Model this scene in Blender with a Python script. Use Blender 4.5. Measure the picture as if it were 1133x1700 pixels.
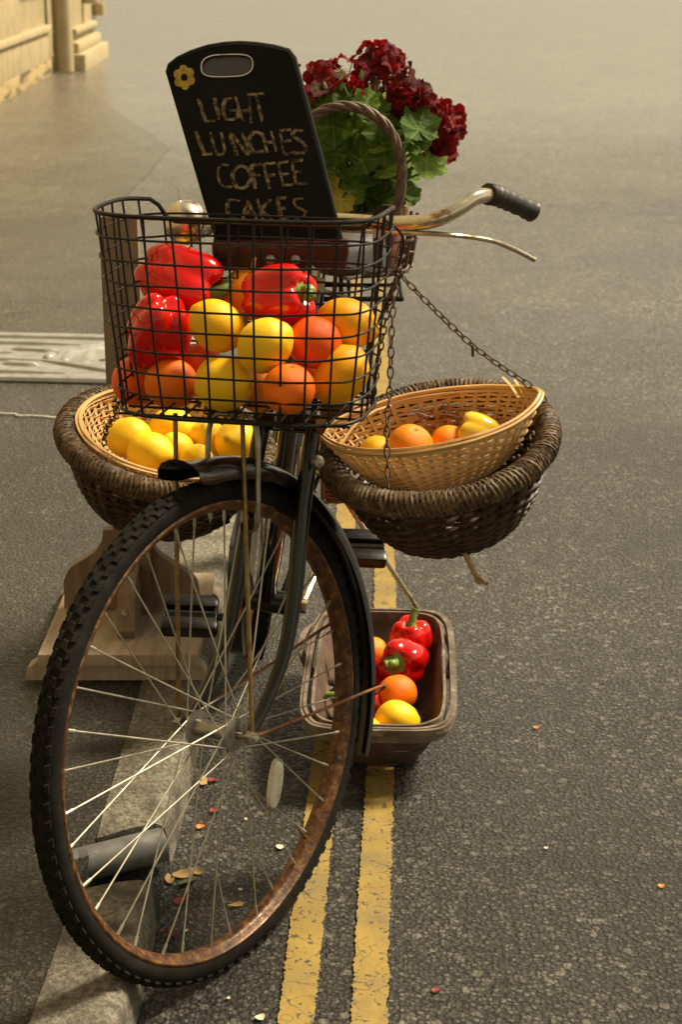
import bpy, bmesh, math, random
from mathutils import Vector, Matrix, noise
from mathutils.geometry import tessellate_polygon
random.seed(11)
for o in list(bpy.data.objects): bpy.data.objects.remove(o)
S = bpy.context.scene
COL = S.collection
R_ = math.radians

# ---------------------------------------------------------------- camera, sky, sun, exposure
F_PX, PITCH, CAM_H = 2800.0, R_(18.4), 1.398
cam = bpy.data.cameras.new('camera'); camo = bpy.data.objects.new('camera', cam); COL.objects.link(camo)
camo.location = (0, 0, CAM_H); camo.rotation_euler = (R_(90) - PITCH, 0, 0)
cam.sensor_fit = 'VERTICAL'; cam.sensor_height = 36; cam.lens = F_PX / 1700 * 36
cam.clip_start = .05; cam.clip_end = 2000
cam.dof.use_dof = True; cam.dof.focus_distance = 2.45; cam.dof.aperture_fstop = 10
S.camera = camo
S.render.resolution_x, S.render.resolution_y = 683, 1024

SUN_AZ, SUN_EL = R_(62), R_(52)        # azimuth clockwise from +Y
w = bpy.data.worlds.new('World'); S.world = w; w.use_nodes = True
nt = w.node_tree; nt.nodes.clear()
sky = nt.nodes.new('ShaderNodeTexSky'); sky.sky_type = 'NISHITA'; sky.sun_disc = False
sky.sun_elevation = SUN_EL; sky.sun_rotation = SUN_AZ
sky.air_density = 1.0; sky.dust_density = 1.0; sky.ozone_density = 1.0
hsv = nt.nodes.new('ShaderNodeHueSaturation'); hsv.inputs['Saturation'].default_value = .18
tint = nt.nodes.new('ShaderNodeMix'); tint.data_type = 'RGBA'; tint.blend_type = 'MULTIPLY'
tint.inputs[0].default_value = 1; tint.inputs[7].default_value = (1.0, .865, .60, 1)
bg = nt.nodes.new('ShaderNodeBackground'); bg.inputs[1].default_value = .082
wo = nt.nodes.new('ShaderNodeOutputWorld')
nt.links.new(sky.outputs[0], hsv.inputs['Color']); nt.links.new(hsv.outputs[0], tint.inputs[6])
nt.links.new(tint.outputs[2], bg.inputs[0]); nt.links.new(bg.outputs[0], wo.inputs[0])

sl = bpy.data.lights.new('sun', 'SUN'); sl.energy = 4.9; sl.angle = R_(14); sl.color = (1, .86, .62)
so = bpy.data.objects.new('sun', sl); COL.objects.link(so)
sd = Vector((math.sin(SUN_AZ) * math.cos(SUN_EL), math.cos(SUN_AZ) * math.cos(SUN_EL), math.sin(SUN_EL)))
so.rotation_euler = (-sd).to_track_quat('-Z', 'Y').to_euler()
S.view_settings.view_transform = 'Standard'; S.view_settings.look = 'None'
S.view_settings.exposure = 0.72; S.view_settings.gamma = 1

# ---------------------------------------------------------------- helpers
def at(px, py, z=None, Y=None):
    """a pixel of the 1133x1700 photograph and a known height or distance -> a point"""
    dx = (px - 566.5) / F_PX; du = (850 - py) / F_PX
    v = Vector((dx, math.cos(PITCH) + du * math.sin(PITCH), -math.sin(PITCH) + du * math.cos(PITCH)))
    k = (z - CAM_H) / v.z if z is not None else Y / v.y
    return Vector((0, 0, CAM_H)) + v * k
def V(*a): return Vector(a)
def lerp(a, b, k): return a + (b - a) * k
def spline(pts, n=8, closed=False):
    P = [Vector(p) for p in pts]; out = []; m = len(P)
    for i in range(m if closed else m - 1):
        if closed: a, b, c, d = P[i - 1], P[i], P[(i + 1) % m], P[(i + 2) % m]
        else: a, b, c, d = P[max(i - 1, 0)], P[i], P[i + 1], P[min(i + 2, m - 1)]
        for j in range(n):
            t = j / n
            out.append(.5 * ((2 * b) + (c - a) * t + (2 * a - 5 * b + 4 * c - d) * t * t + (3 * b - a - 3 * c + d) * t ** 3))
    if not closed: out.append(P[-1])
    return out
class MB:
    def __init__(s): s.v = []; s.f = []
    def add(s, v, f):
        o = len(s.v); s.v += [Vector(p) for p in v]; s.f += [[i + o for i in q] for q in f]; return s
    def tube(s, pts, r, seg=8, closed=False, caps=True, flat=1.0, up=None):
        P = [Vector(p) for p in pts]; n = len(P); rs = r if isinstance(r, (list, tuple)) else [r] * n
        T = []
        for i in range(n):
            if closed: d = P[(i + 1) % n] - P[i - 1]
            else: d = P[min(i + 1, n - 1)] - P[max(i - 1, 0)]
            T.append(d.normalized() if d.length > 1e-9 else V(0, 0, 1))
        N = up.copy() if up else (V(0, 0, 1) if abs(T[0].z) < .9 else V(1, 0, 0))
        v = []
        for i in range(n):
            if up: N = up.copy()
            N = N - T[i] * N.dot(T[i]); N.normalize(); B = T[i].cross(N)
            for k in range(seg):
                a = 2 * math.pi * k / seg
                v.append(P[i] + (N * math.cos(a) * flat + B * math.sin(a)) * rs[i])
        f = []
        for i in range(n if closed else n - 1):
            for k in range(seg):
                a = i * seg + k; b = i * seg + (k + 1) % seg; j = (i + 1) % n
                f.append([a, b, j * seg + (k + 1) % seg, j * seg + k])
        if caps and not closed:
            f.append(list(range(seg))[::-1]); f.append([(n - 1) * seg + k for k in range(seg)])
        return s.add(v, f)
    def strip(s, pts, nrm, wid, th, closed=False):
        """flat strip: nrm = surface normals at the points"""
        P = [Vector(p) for p in pts]; n = len(P); v = []
        for i in range(n):
            if closed: d = P[(i + 1) % n] - P[i - 1]
            else: d = P[min(i + 1, n - 1)] - P[max(i - 1, 0)]
            d.normalize(); N = nrm[i] - d * nrm[i].dot(d); N.normalize(); B = d.cross(N)
            for a, b in ((1, 1), (1, -1), (-1, -1), (-1, 1)): v.append(P[i] + B * a * wid / 2 + N * b * th / 2)
        f = []
        for i in range(n if closed else n - 1):
            j = (i + 1) % n
            for k in range(4): f.append([i * 4 + k, i * 4 + (k + 1) % 4, j * 4 + (k + 1) % 4, j * 4 + k])
        if not closed: f += [[3, 2, 1, 0], [(n - 1) * 4 + k for k in range(4)]]
        return s.add(v, f)
    def revolve(s, prof, c, ax, e1, seg=64, closed=True, a0=0, a1=2 * math.pi):
        """prof: (axial, radius) points"""
        ax = ax.normalized(); e1 = (e1 - ax * e1.dot(ax)).normalized(); e2 = ax.cross(e1); m = len(prof)
        full = abs(a1 - a0 - 2 * math.pi) < 1e-6; n = seg if full else seg + 1; v = []
        for i in range(n):
            a = a0 + (a1 - a0) * i / seg; d = e1 * math.cos(a) + e2 * math.sin(a)
            for x, r in prof: v.append(c + ax * x + d * r)
        f = []
        for i in range(seg):
            j = (i + 1) % n
            for k in range(m if closed else m - 1): f.append([i * m + k, i * m + (k + 1) % m, j * m + (k + 1) % m, j * m + k])
        if not full and closed: f += [[k for k in range(m)][::-1], [(n - 1) * m + k for k in range(m)]]
        return s.add(v, f)
    def box(s, c, size, M=None, bev=0):
        bm = bmesh.new(); bmesh.ops.create_cube(bm, size=1)
        for q in bm.verts: q.co = V(q.co.x * size[0], q.co.y * size[1], q.co.z * size[2])
        if bev: bmesh.ops.bevel(bm, geom=bm.edges[:], offset=bev, segments=2, affect='EDGES', profile=.6)
        bm.verts.index_update()
        v = [(M @ q.co if M else q.co) + Vector(c) for q in bm.verts]; f = [[q.index for q in g.verts] for g in bm.faces]
        bm.free(); return s.add(v, f)
    def prism(s, outline, nrm, th):
        """polygon (3D points in a plane, optional hole list) pushed th along nrm"""
        n = len(outline); v = [Vector(p) for p in outline] + [Vector(p) + nrm * th for p in outline]
        tr = tessellate_polygon([[Vector(p) for p in outline]])
        f = [list(t) for t in tr] + [[i + n for i in t][::-1] for t in tr]
        f += [[i, (i + 1) % n, (i + 1) % n + n, i + n] for i in range(n)]
        return s.add(v, f)
    def build(s, name, mat, parent=None, smooth=True, origin=None):
        org = origin if origin is not None else (root_of(parent).location if parent else V(0, 0, 0))
        me = bpy.data.meshes.new(name); me.from_pydata([p - org for p in s.v], [], s.f)
        bm = bmesh.new(); bm.from_mesh(me); bmesh.ops.recalc_face_normals(bm, faces=bm.faces[:]); bm.to_mesh(me); bm.free()
        if smooth: me.shade_smooth()
        try: me.set_sharp_from_angle(angle=R_(42))
        except Exception: pass
        me.materials.append(mat)
        o = bpy.data.objects.new(name, me); COL.objects.link(o)
        if parent: o.parent = parent
        else: o.location = org
        return o
def root_of(o):
    while o.parent: o = o.parent
    return o
def tag(o, label, cat, group=None):
    o['label'] = label; o['category'] = cat
    if group: o['group'] = group
    return o
def thing(name, label, cat, loc, group=None):
    o = bpy.data.objects.new(name, None); COL.objects.link(o); o.location = loc; o.empty_display_size = .05
    return tag(o, label, cat, group)
def struct(o): o['kind'] = 'structure'; return o
def link(name, me, parent, M):
    o = bpy.data.objects.new(name, me); COL.objects.link(o); o.parent = parent
    o.matrix_local = Matrix.Translation(-root_of(parent).location) @ M if parent else M
    return o
def raw_mesh(mb, name, mat, smooth=True):
    me = bpy.data.meshes.new(name); me.from_pydata(mb.v, [], mb.f)
    bm = bmesh.new(); bm.from_mesh(me); bmesh.ops.recalc_face_normals(bm, faces=bm.faces[:]); bm.to_mesh(me); bm.free()
    if smooth: me.shade_smooth()
    me.materials.append(mat); return me
def frame(z, x=None):
    """rotation matrix with local Z along z"""
    z = z.normalized(); x = x if x is not None else (V(1, 0, 0) if abs(z.x) < .9 else V(0, 1, 0))
    x = (x - z * x.dot(z)).normalized(); y = z.cross(x)
    return Matrix((x, y, z)).transposed()

# ---------------------------------------------------------------- materials
def mat(name, c1, c2=None, rough=.6, metal=0, scale=20, det=6, bump=.2, bscale=None, spec=.5, mix=(.35, .65), stretch=None,
        c3=None, c3scale=6, c3t=(.55, .65), coat=0, bdist=.002, rvar=.15, trans=0, sss=0):
    m = bpy.data.materials.new(name); m.use_nodes = True; t = m.node_tree; N = t.nodes; L = t.links
    b = N['Principled BSDF']; tc = N.new('ShaderNodeTexCoord'); src = tc.outputs['Object']
    if stretch:
        mp = N.new('ShaderNodeMapping'); mp.inputs['Scale'].default_value = stretch; L.new(src, mp.inputs[0]); src = mp.outputs[0]
    def nz(sc, d=6):
        n = N.new('ShaderNodeTexNoise'); n.inputs['Scale'].default_value = sc; n.inputs['Detail'].default_value = d
        n.inputs['Roughness'].default_value = .62; L.new(src, n.inputs['Vector']); return n
    def ramp(o, lo, hi):
        r = N.new('ShaderNodeMapRange'); r.inputs[1].default_value = lo; r.inputs[2].default_value = hi; L.new(o, r.inputs[0]); return r.outputs[0]
    def mixc(f, a, bb):
        x = N.new('ShaderNodeMix'); x.data_type = 'RGBA'; L.new(f, x.inputs[0])
        for i, q in ((6, a), (7, bb)):
            if isinstance(q, tuple): x.inputs[i].default_value = (*q, 1)
            else: L.new(q, x.inputs[i])
        return x.outputs[2]
    n1 = nz(scale, det); col = None
    if c2: col = mixc(ramp(n1.outputs[0], *mix), c1, c2)
    if c3: col = mixc(ramp(nz(c3scale).outputs[0], *c3t), col if col else c1, c3)
    if col: L.new(col, b.inputs['Base Color'])
    else: b.inputs['Base Color'].default_value = (*c1, 1)
    rr = N.new('ShaderNodeMapRange'); L.new(nz(scale * 1.7, 4).outputs[0], rr.inputs[0])
    rr.inputs[1].default_value = .3; rr.inputs[2].default_value = .7
    rr.inputs[3].default_value = max(.03, rough - rvar); rr.inputs[4].default_value = min(1, rough + rvar)
    L.new(rr.outputs[0], b.inputs['Roughness'])
    b.inputs['Metallic'].default_value = metal; b.inputs['Specular IOR Level'].default_value = spec
    b.inputs['Coat Weight'].default_value = coat; b.inputs['Coat Roughness'].default_value = .12
    if trans: b.inputs['Transmission Weight'].default_value = trans
    if sss:
        b.inputs['Subsurface Weight'].default_value = sss; b.inputs['Subsurface Radius'].default_value = (.01, .006, .002); b.inputs['Subsurface Scale'].default_value = .5
    if bump:
        bp = N.new('ShaderNodeBump'); bp.inputs['Strength'].default_value = bump; bp.inputs['Distance'].default_value = bdist
        L.new(nz(bscale or scale * 3, 5).outputs[0], bp.inputs['Height']); L.new(bp.outputs[0], b.inputs['Normal'])
    return m

def asphalt(name, dark, mid, light, sc=105, warm=0, rough=.62, far_sheen=3.1):
    m = bpy.data.materials.new(name); m.use_nodes = True; t = m.node_tree; N = t.nodes; L = t.links; b = N['Principled BSDF']
    tc = N.new('ShaderNodeTexCoord'); src = tc.outputs['Object']
    wn = N.new('ShaderNodeTexNoise'); wn.inputs['Scale'].default_value = 60; wn.inputs['Detail'].default_value = 3; L.new(src, wn.inputs['Vector'])
    wm = N.new('ShaderNodeVectorMath'); wm.operation = 'MULTIPLY_ADD'; wm.inputs[1].default_value = (.010, .010, .010); L.new(wn.outputs['Color'], wm.inputs[0]); L.new(src, wm.inputs[2])
    def vor(s, feat='F1'):
        v = N.new('ShaderNodeTexVoronoi'); v.inputs['Scale'].default_value = s; v.feature = feat; v.inputs['Randomness'].default_value = 1; L.new(wm.outputs[0], v.inputs['Vector']); return v
    def nz(s, d=6):
        n = N.new('ShaderNodeTexNoise'); n.inputs['Scale'].default_value = s; n.inputs['Detail'].default_value = d; n.inputs['Roughness'].default_value = .6; L.new(src, n.inputs['Vector']); return n.outputs[0]
    def mr(o, a, c, d=0, e=1):
        r = N.new('ShaderNodeMapRange'); L.new(o, r.inputs[0]); r.inputs[1].default_value = a; r.inputs[2].default_value = c; r.inputs[3].default_value = d; r.inputs[4].default_value = e; return r.outputs[0]
    def mx(f, a, c, mode='MIX'):
        x = N.new('ShaderNodeMix'); x.data_type = 'RGBA'; x.blend_type = mode
        if hasattr(f, 'links') or not isinstance(f, float): L.new(f, x.inputs[0])
        else: x.inputs[0].default_value = f
        for i, q in ((6, a), (7, c)):
            if isinstance(q, tuple): x.inputs[i].default_value = (*q, 1)
            else: L.new(q, x.inputs[i])
        return x.outputs[2]
    v1 = vor(sc); v2 = vor(sc * .42)
    sep = N.new('ShaderNodeSeparateColor'); L.new(v1.outputs['Color'], sep.inputs[0])
    sep2 = N.new('ShaderNodeSeparateColor'); L.new(v2.outputs['Color'], sep2.inputs[0])
    stone = mr(sep.outputs[0], .50, .95)
    c = mx(stone, mid, light)
    edge = mr(v1.outputs['Distance'], .35, .62)
    c = mx(edge, c, dark)
    big = N.new('ShaderNodeMath'); big.operation = 'MULTIPLY'; L.new(mr(sep2.outputs[1], .80, .86), big.inputs[0]); L.new(mr(v2.outputs['Distance'], .42, .30), big.inputs[1])
    c = mx(big.outputs[0], c, tuple(min(1, x * 1.05) for x in light))
    c = mx(mr(nz(1.1, 5), .35, .7), c, mx(.5, c, mid))
    fine = mr(nz(420, 3), .3, .7, .72, 1.25)
    cc = N.new('ShaderNodeCombineColor'); [L.new(fine, cc.inputs[i]) for i in range(3)]
    c = mx(1.0, c, cc.outputs[0], 'MULTIPLY')
    stain = mr(nz(.8, 8), .36, .66, .60, 1.2); cs = N.new('ShaderNodeCombineColor'); [L.new(stain, cs.inputs[i]) for i in range(3)]
    sy = N.new('ShaderNodeSeparateXYZ'); L.new(src, sy.inputs[0]); c = mx(mr(sy.outputs[1], 4, 16, 1.0, .25), c, mx(1.0, c, cs.outputs[0], 'MULTIPLY'))     # wear and oil marks thin out further up the street
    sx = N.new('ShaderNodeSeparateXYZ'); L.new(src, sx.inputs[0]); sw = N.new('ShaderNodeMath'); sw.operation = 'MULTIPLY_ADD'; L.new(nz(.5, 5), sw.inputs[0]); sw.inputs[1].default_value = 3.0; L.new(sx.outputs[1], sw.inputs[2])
    if far_sheen:                                               # base colour paled further up the street, painting in the sky sheen
        old = mr(sw.outputs[0], 4.0, 18.5, 1.0, far_sheen); co = N.new('ShaderNodeCombineColor'); [L.new(old, co.inputs[i]) for i in range(3)]  # old: sky sheen factor painted into the base colour
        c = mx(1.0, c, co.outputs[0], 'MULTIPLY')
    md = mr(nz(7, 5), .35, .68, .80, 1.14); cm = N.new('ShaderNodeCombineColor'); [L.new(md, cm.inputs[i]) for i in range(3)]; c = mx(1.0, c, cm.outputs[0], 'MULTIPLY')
    L.new(c, b.inputs['Base Color'])
    rgh = mr(sep.outputs[1], 0, 1, rough - .12, rough + .14)
    h = N.new('ShaderNodeMath'); h.operation = 'MULTIPLY_ADD'; L.new(v1.outputs['Distance'], h.inputs[0]); h.inputs[1].default_value = -1.0
    L.new(mr(nz(240, 4), .3, .7, 0, .5), h.inputs[2])
    h2 = N.new('ShaderNodeMath'); h2.operation = 'ADD'; L.new(h.outputs[0], h2.inputs[0]); L.new(mr(sep.outputs[2], 0, 1, 0, .5), h2.inputs[1])
    bp = N.new('ShaderNodeBump'); bp.inputs['Distance'].default_value = .006; L.new(h2.outputs[0], bp.inputs['Height'])
    L.new(mr(sw.outputs[0], 6.0, 15.0, 1.0, .06 if name.startswith('road') else .12), bp.inputs['Strength'])       # bump flattens further up the street
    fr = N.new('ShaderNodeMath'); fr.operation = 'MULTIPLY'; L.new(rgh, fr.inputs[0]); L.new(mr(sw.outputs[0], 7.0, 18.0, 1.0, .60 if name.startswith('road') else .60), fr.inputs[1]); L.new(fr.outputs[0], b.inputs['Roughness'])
    L.new(bp.outputs[0], b.inputs['Normal']); return m

M = {}
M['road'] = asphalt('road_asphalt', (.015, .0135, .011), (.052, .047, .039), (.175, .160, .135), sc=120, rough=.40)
M['pave'] = asphalt('pavement_asphalt', (.017, .0145, .0115), (.044, .039, .031), (.115, .104, .085), sc=140, rough=.44, far_sheen=3.4)
M['patch'] = asphalt('dark_ground_surface', (.012, .011, .010), (.03, .028, .025), (.06, .055, .05), sc=170)
M['kerb'] = mat('kerb_concrete', (.10, .088, .068), (.25, .225, .18), rough=.85, mix=(.40, .60), scale=110, det=10, bump=1.0, bscale=170, c3=(.055, .046, .035), c3scale=11, c3t=(.46, .66), bdist=.008)
M['pipe'] = mat('galvanised_pipe', (.19, .19, .185), (.125, .125, .12), rough=.65, metal=.35, scale=25, bump=.1, c3=(.10, .08, .06), c3scale=14, c3t=(.58, .75))
M['plate'] = mat('galvanised_plate', (.36, .355, .34), (.26, .255, .24), rough=.45, metal=.4, scale=14, bump=.15, c3=(.20, .16, .12), c3scale=9, c3t=(.62, .75))
M['render'] = mat('yellow_render', (.40, .325, .18), (.31, .25, .135), rough=.9, scale=5, det=8, bump=.5, bscale=40, bdist=.01, c3=(.28, .20, .095), c3scale=1.7, c3t=(.58, .8))
M['render_stain'] = mat('stained_render', (.38, .28, .125), (.09, .07, .035), rough=.95, scale=4, det=9, bump=.7, bscale=30, bdist=.012, mix=(.48, .6), stretch=(1, .35, 2.5))
M['stone'] = mat('painted_stone', (.43, .35, .20), (.36, .29, .16), rough=.75, scale=4, bump=.25, bscale=30, bdist=.005, c3=(.35, .25, .12), c3scale=3, c3t=(.64, .8))
M['dark_wood_door'] = mat('dark_door', (.03, .026, .022), rough=.5)
M['black_paint'] = mat('black_enamel', (.005, .0045, .004), (.008, .007, .006), rough=.17, rvar=.06, spec=.42, scale=30, bump=.03, c3=(.035, .02, .010), c3scale=35, c3t=(.66, .74), coat=.08)
M['black_wire'] = mat('black_coated_wire', (.006, .0055, .005), (.011, .0095, .008), rough=.45, spec=.25, scale=60, bump=.1, c3=(.04, .02, .009), c3scale=80, c3t=(.68, .75))
M['rubber'] = mat('tyre_rubber', (.006, .0055, .005), (.013, .0115, .0095), rough=.8, spec=.15, scale=40, bump=.25, bscale=200, c3=(.024, .019, .014), c3scale=16, c3t=(.55, .8))
M['pedal_rubber'] = mat('pedal_rubber', (.004, .0037, .0034), (.008, .007, .0065), rough=.3, rvar=.06, spec=.3, scale=40, bump=.05)
M['rim'] = mat('rusty_rim', (.10, .036, .011), (.035, .014, .007), rough=.40, metal=.25, scale=60, det=10, bump=.35, bscale=160, c3=(.27, .13, .034), c3scale=75, c3t=(.48, .74), mix=(.4, .62))
M['rust'] = mat('rusty_wire', (.26, .10, .028), (.12, .045, .016), rough=.6, metal=.3, scale=50, bump=.3)
M['spoke'] = mat('steel_spoke', (.46, .43, .36), (.30, .27, .21), rough=.5, metal=.6, scale=30, bump=0, c3=(.26, .14, .06), c3scale=25, c3t=(.66, .76))
M['brass'] = mat('brass_rod', (.28, .19, .072), (.13, .085, .035), rough=.42, metal=.75, scale=45, bump=.15, c3=(.10, .05, .02), c3scale=40, c3t=(.6, .7))
M['chrome'] = mat('worn_chrome', (.66, .60, .47), (.50, .43, .30), rough=.24, metal=.9, scale=16, bump=.12, bscale=70, c3=(.30, .15, .05), c3scale=30, c3t=(.55, .66), rvar=.12)
M['steel'] = mat('dull_steel', (.36, .34, .30), (.20, .18, .15), rough=.38, metal=.85, scale=30, bump=.12, c3=(.14, .08, .04), c3scale=30, c3t=(.6, .72))
M['reflector'] = mat('clear_reflector', (.66, .62, .50), (.48, .44, .34), rough=.2, scale=90, bump=.5, bscale=160, spec=.8, coat=.8)
M['grip'] = mat('black_grip', (.014, .013, .012), (.028, .025, .022), rough=.55, scale=60, bump=.15)
M['leather'] = mat('brown_leather', (.075, .022, .013), (.042, .013, .008), rough=.5, spec=.3, scale=28, bump=.3, bscale=120)
M['saddle'] = mat('grey_saddle', (.05, .047, .044), (.035, .032, .03), rough=.6, spec=.3, scale=30, bump=.2)
M['wicker_dark'] = mat('dark_wicker', (.060, .029, .013), (.020, .0098, .0055), rough=.5, spec=.35, scale=35, bump=.3, bscale=160, c3=(.13, .075, .035), c3scale=22, c3t=(.6, .78))
M['rope_dark'] = mat('grass_rope', (.125, .078, .040), (.036, .021, .011), rough=.6, spec=.25, scale=45, bump=.4, bscale=220, c3=(.24, .19, .12), c3scale=60, c3t=(.56, .72))
M['wicker_light'] = mat('split_bamboo', (.72, .47, .20), (.58, .35, .13), rough=.48, scale=24, bump=.2, bscale=140, c3=(.42, .22, .07), c3scale=12, c3t=(.56, .76))
M['wicker_red'] = mat('red_wicker', (.23, .085, .035), (.13, .045, .02), rough=.55, scale=40, bump=.3)
M['wicker_handle'] = mat('willow_handle', (.13, .075, .05), (.065, .036, .024), rough=.6, scale=40, bump=.3, c3=(.24, .16, .11), c3scale=50, c3t=(.58, .74))
M['trug_rim'] = mat('weathered_rim', (.18, .132, .095), (.075, .052, .036), rough=.75, scale=26, det=9, bump=.6, bscale=90, c3=(.28, .22, .165), c3scale=30, c3t=(.54, .72))
M['trug'] = mat('weathered_trug', (.115, .068, .044), (.05, .030, .020), rough=.7, scale=14, bump=.4, bscale=60, stretch=(1, 1, 1), c3=(.20, .135, .09), c3scale=20, c3t=(.58, .78))
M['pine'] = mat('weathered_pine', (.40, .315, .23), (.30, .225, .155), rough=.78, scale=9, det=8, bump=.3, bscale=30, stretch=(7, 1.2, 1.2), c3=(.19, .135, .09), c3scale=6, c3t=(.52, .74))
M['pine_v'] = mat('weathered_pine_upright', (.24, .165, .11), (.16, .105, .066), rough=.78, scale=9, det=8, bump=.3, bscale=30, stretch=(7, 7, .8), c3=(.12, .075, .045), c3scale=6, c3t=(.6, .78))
M['chain'] = mat('rusty_chain', (.10, .065, .038), (.05, .032, .02), rough=.5, metal=.6, scale=70, bump=.2, c3=(.20, .12, .05), c3scale=60, c3t=(.58, .7))
M['twine'] = mat('frayed_twine', (.42, .30, .16), (.26, .18, .09), rough=.9, scale=90, bump=.5)
M['board'] = mat('blackboard', (.004, .0035, .003), (.0065, .0058, .005), rough=.6, spec=.14, scale=10, bump=.08, c3=(.022, .019, .016), c3scale=4, c3t=(.5, .8))
M['board_edge'] = mat('varnished_edge', (.035, .022, .014), (.06, .04, .025), rough=.3, scale=20, coat=.5)
M['chalk'] = mat('chalk', (.27, .205, .11), (.018, .014, .009), rough=.95, scale=110, det=9, bump=.2, mix=(.38, .58))
M['chalk_y'] = mat('yellow_chalk', (.50, .34, .05), (.24, .16, .03), rough=.95, scale=80, det=9, bump=.2, mix=(.4, .65))
M['terracotta'] = mat('terracotta', (.30, .095, .05), (.20, .065, .038), rough=.8, scale=20, bump=.2)
M['soil'] = mat('soil', (.02, .014, .009), (.045, .03, .02), rough=1, scale=60, bump=.8)
M['stem'] = mat('geranium_stem', (.16, .24, .06), (.10, .17, .04), rough=.5, scale=20)
M['pepper_stem'] = mat('pepper_stem', (.10, .20, .02), (.20, .28, .045), rough=.42, scale=40, bump=.1)
M['dry'] = mat('dry_leaf', (.42, .27, .10), (.20, .12, .045), rough=.8, scale=40, bump=.3)
M['white_petal'] = mat('white_petal', (.66, .58, .44), (.48, .40, .28), rough=.7, scale=50)
M['red_petal'] = mat('fallen_red_petal', (.24, .012, .016), (.12, .006, .010), rough=.6, scale=50)
M['green_bit'] = mat('fallen_green_leaf', (.10, .13, .035), (.05, .06, .02), rough=.6, scale=40)
M['orange_bit'] = mat('orange_fragment', (.75, .22, .03), (.60, .15, .02), rough=.6, scale=50)
M['white_line'] = mat('white_filler', (.52, .50, .44), (.30, .28, .24), rough=.9, scale=60, bump=.3)

def fruit_mat(name, c1, c2, rough, bscale, bump, c3=None, c3t=(.6, .75), sss=.0, bd=.0016, coat=0):
    return mat(name, c1, c2, rough=rough, spec=.5 if coat else .28, scale=1.4, det=6, bump=bump, bscale=bscale / 8, bdist=bd, c3=c3, c3scale=2.4, c3t=c3t, sss=sss, coat=coat, rvar=.08)
def blemish(m, scar, spot, thr=.045):
    t = m.node_tree; N = t.nodes; L = t.links; b = N['Principled BSDF']; tc = N.new('ShaderNodeTexCoord'); old = b.inputs['Base Color'].links[0].from_socket
    v = N.new('ShaderNodeTexVoronoi'); v.inputs['Scale'].default_value = 4.5; L.new(tc.outputs['Object'], v.inputs['Vector'])
    a = N.new('ShaderNodeMapRange'); L.new(v.outputs['Distance'], a.inputs[0]); a.inputs[1].default_value = thr; a.inputs[2].default_value = thr * 2.2; a.inputs[3].default_value = .75; a.inputs[4].default_value = 0
    x = N.new('ShaderNodeMix'); x.data_type = 'RGBA'; L.new(a.outputs[0], x.inputs[0]); L.new(old, x.inputs[6]); x.inputs[7].default_value = (*spot, 1)
    sp = N.new('ShaderNodeSeparateXYZ'); L.new(tc.outputs['Object'], sp.inputs[0]); ra = N.new('ShaderNodeVectorMath'); ra.operation = 'MULTIPLY'; ra.inputs[1].default_value = (1, 1, 0); L.new(tc.outputs['Object'], ra.inputs[0]); le = N.new('ShaderNodeVectorMath'); le.operation = 'LENGTH'; L.new(ra.outputs[0], le.inputs[0])
    k = N.new('ShaderNodeMapRange'); L.new(le.outputs['Value'], k.inputs[0]); k.inputs[1].default_value = .06; k.inputs[2].default_value = .20; k.inputs[3].default_value = .9; k.inputs[4].default_value = 0
    y = N.new('ShaderNodeMix'); y.data_type = 'RGBA'; L.new(k.outputs[0], y.inputs[0]); L.new(x.outputs[2], y.inputs[6]); y.inputs[7].default_value = (*scar, 1); L.new(y.outputs[2], b.inputs['Base Color'])
M['lemon'] = [fruit_mat('lemon_skin', (.93, .52, .008), (.90, .45, .006), .36, 190, .45),
              fruit_mat('lemon_skin_pale', (.93, .60, .016), (.91, .53, .012), .36, 190, .45, c3=(.80, .46, .02), c3t=(.62, .8)),
              fruit_mat('lemon_skin_deep', (.92, .45, .005), (.88, .38, .004), .38, 190, .45, c3=(.52, .26, .02), c3t=(.64, .74))]
M['orange'] = [fruit_mat('orange_peel', (.88, .20, .003), (.84, .14, .002), .36, 210, .60),
               fruit_mat('orange_peel_deep', (.84, .115, .002), (.76, .085, .002), .36, 210, .60),
               fruit_mat('orange_peel_light', (.90, .30, .008), (.86, .23, .005), .38, 210, .60)]
M['pepper'] = [fruit_mat('pepper_skin', (.66, .008, .005), (.54, .005, .004), .13, 12, .10, coat=.05),
               fruit_mat('pepper_skin_dark', (.52, .005, .005), (.42, .004, .004), .13, 12, .10, coat=.05)]
M['pepper_yellow'] = fruit_mat('yellow_pepper_skin', (.82, .56, .04), (.78, .48, .02), .18, 12, .1, coat=.5)

for m_ in M['lemon']: blemish(m_, (.50, .34, .03), (.55, .32, .02), .022)
for m_ in M['orange']: blemish(m_, (.20, .13, .02), (.50, .13, .01), .022)

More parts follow.
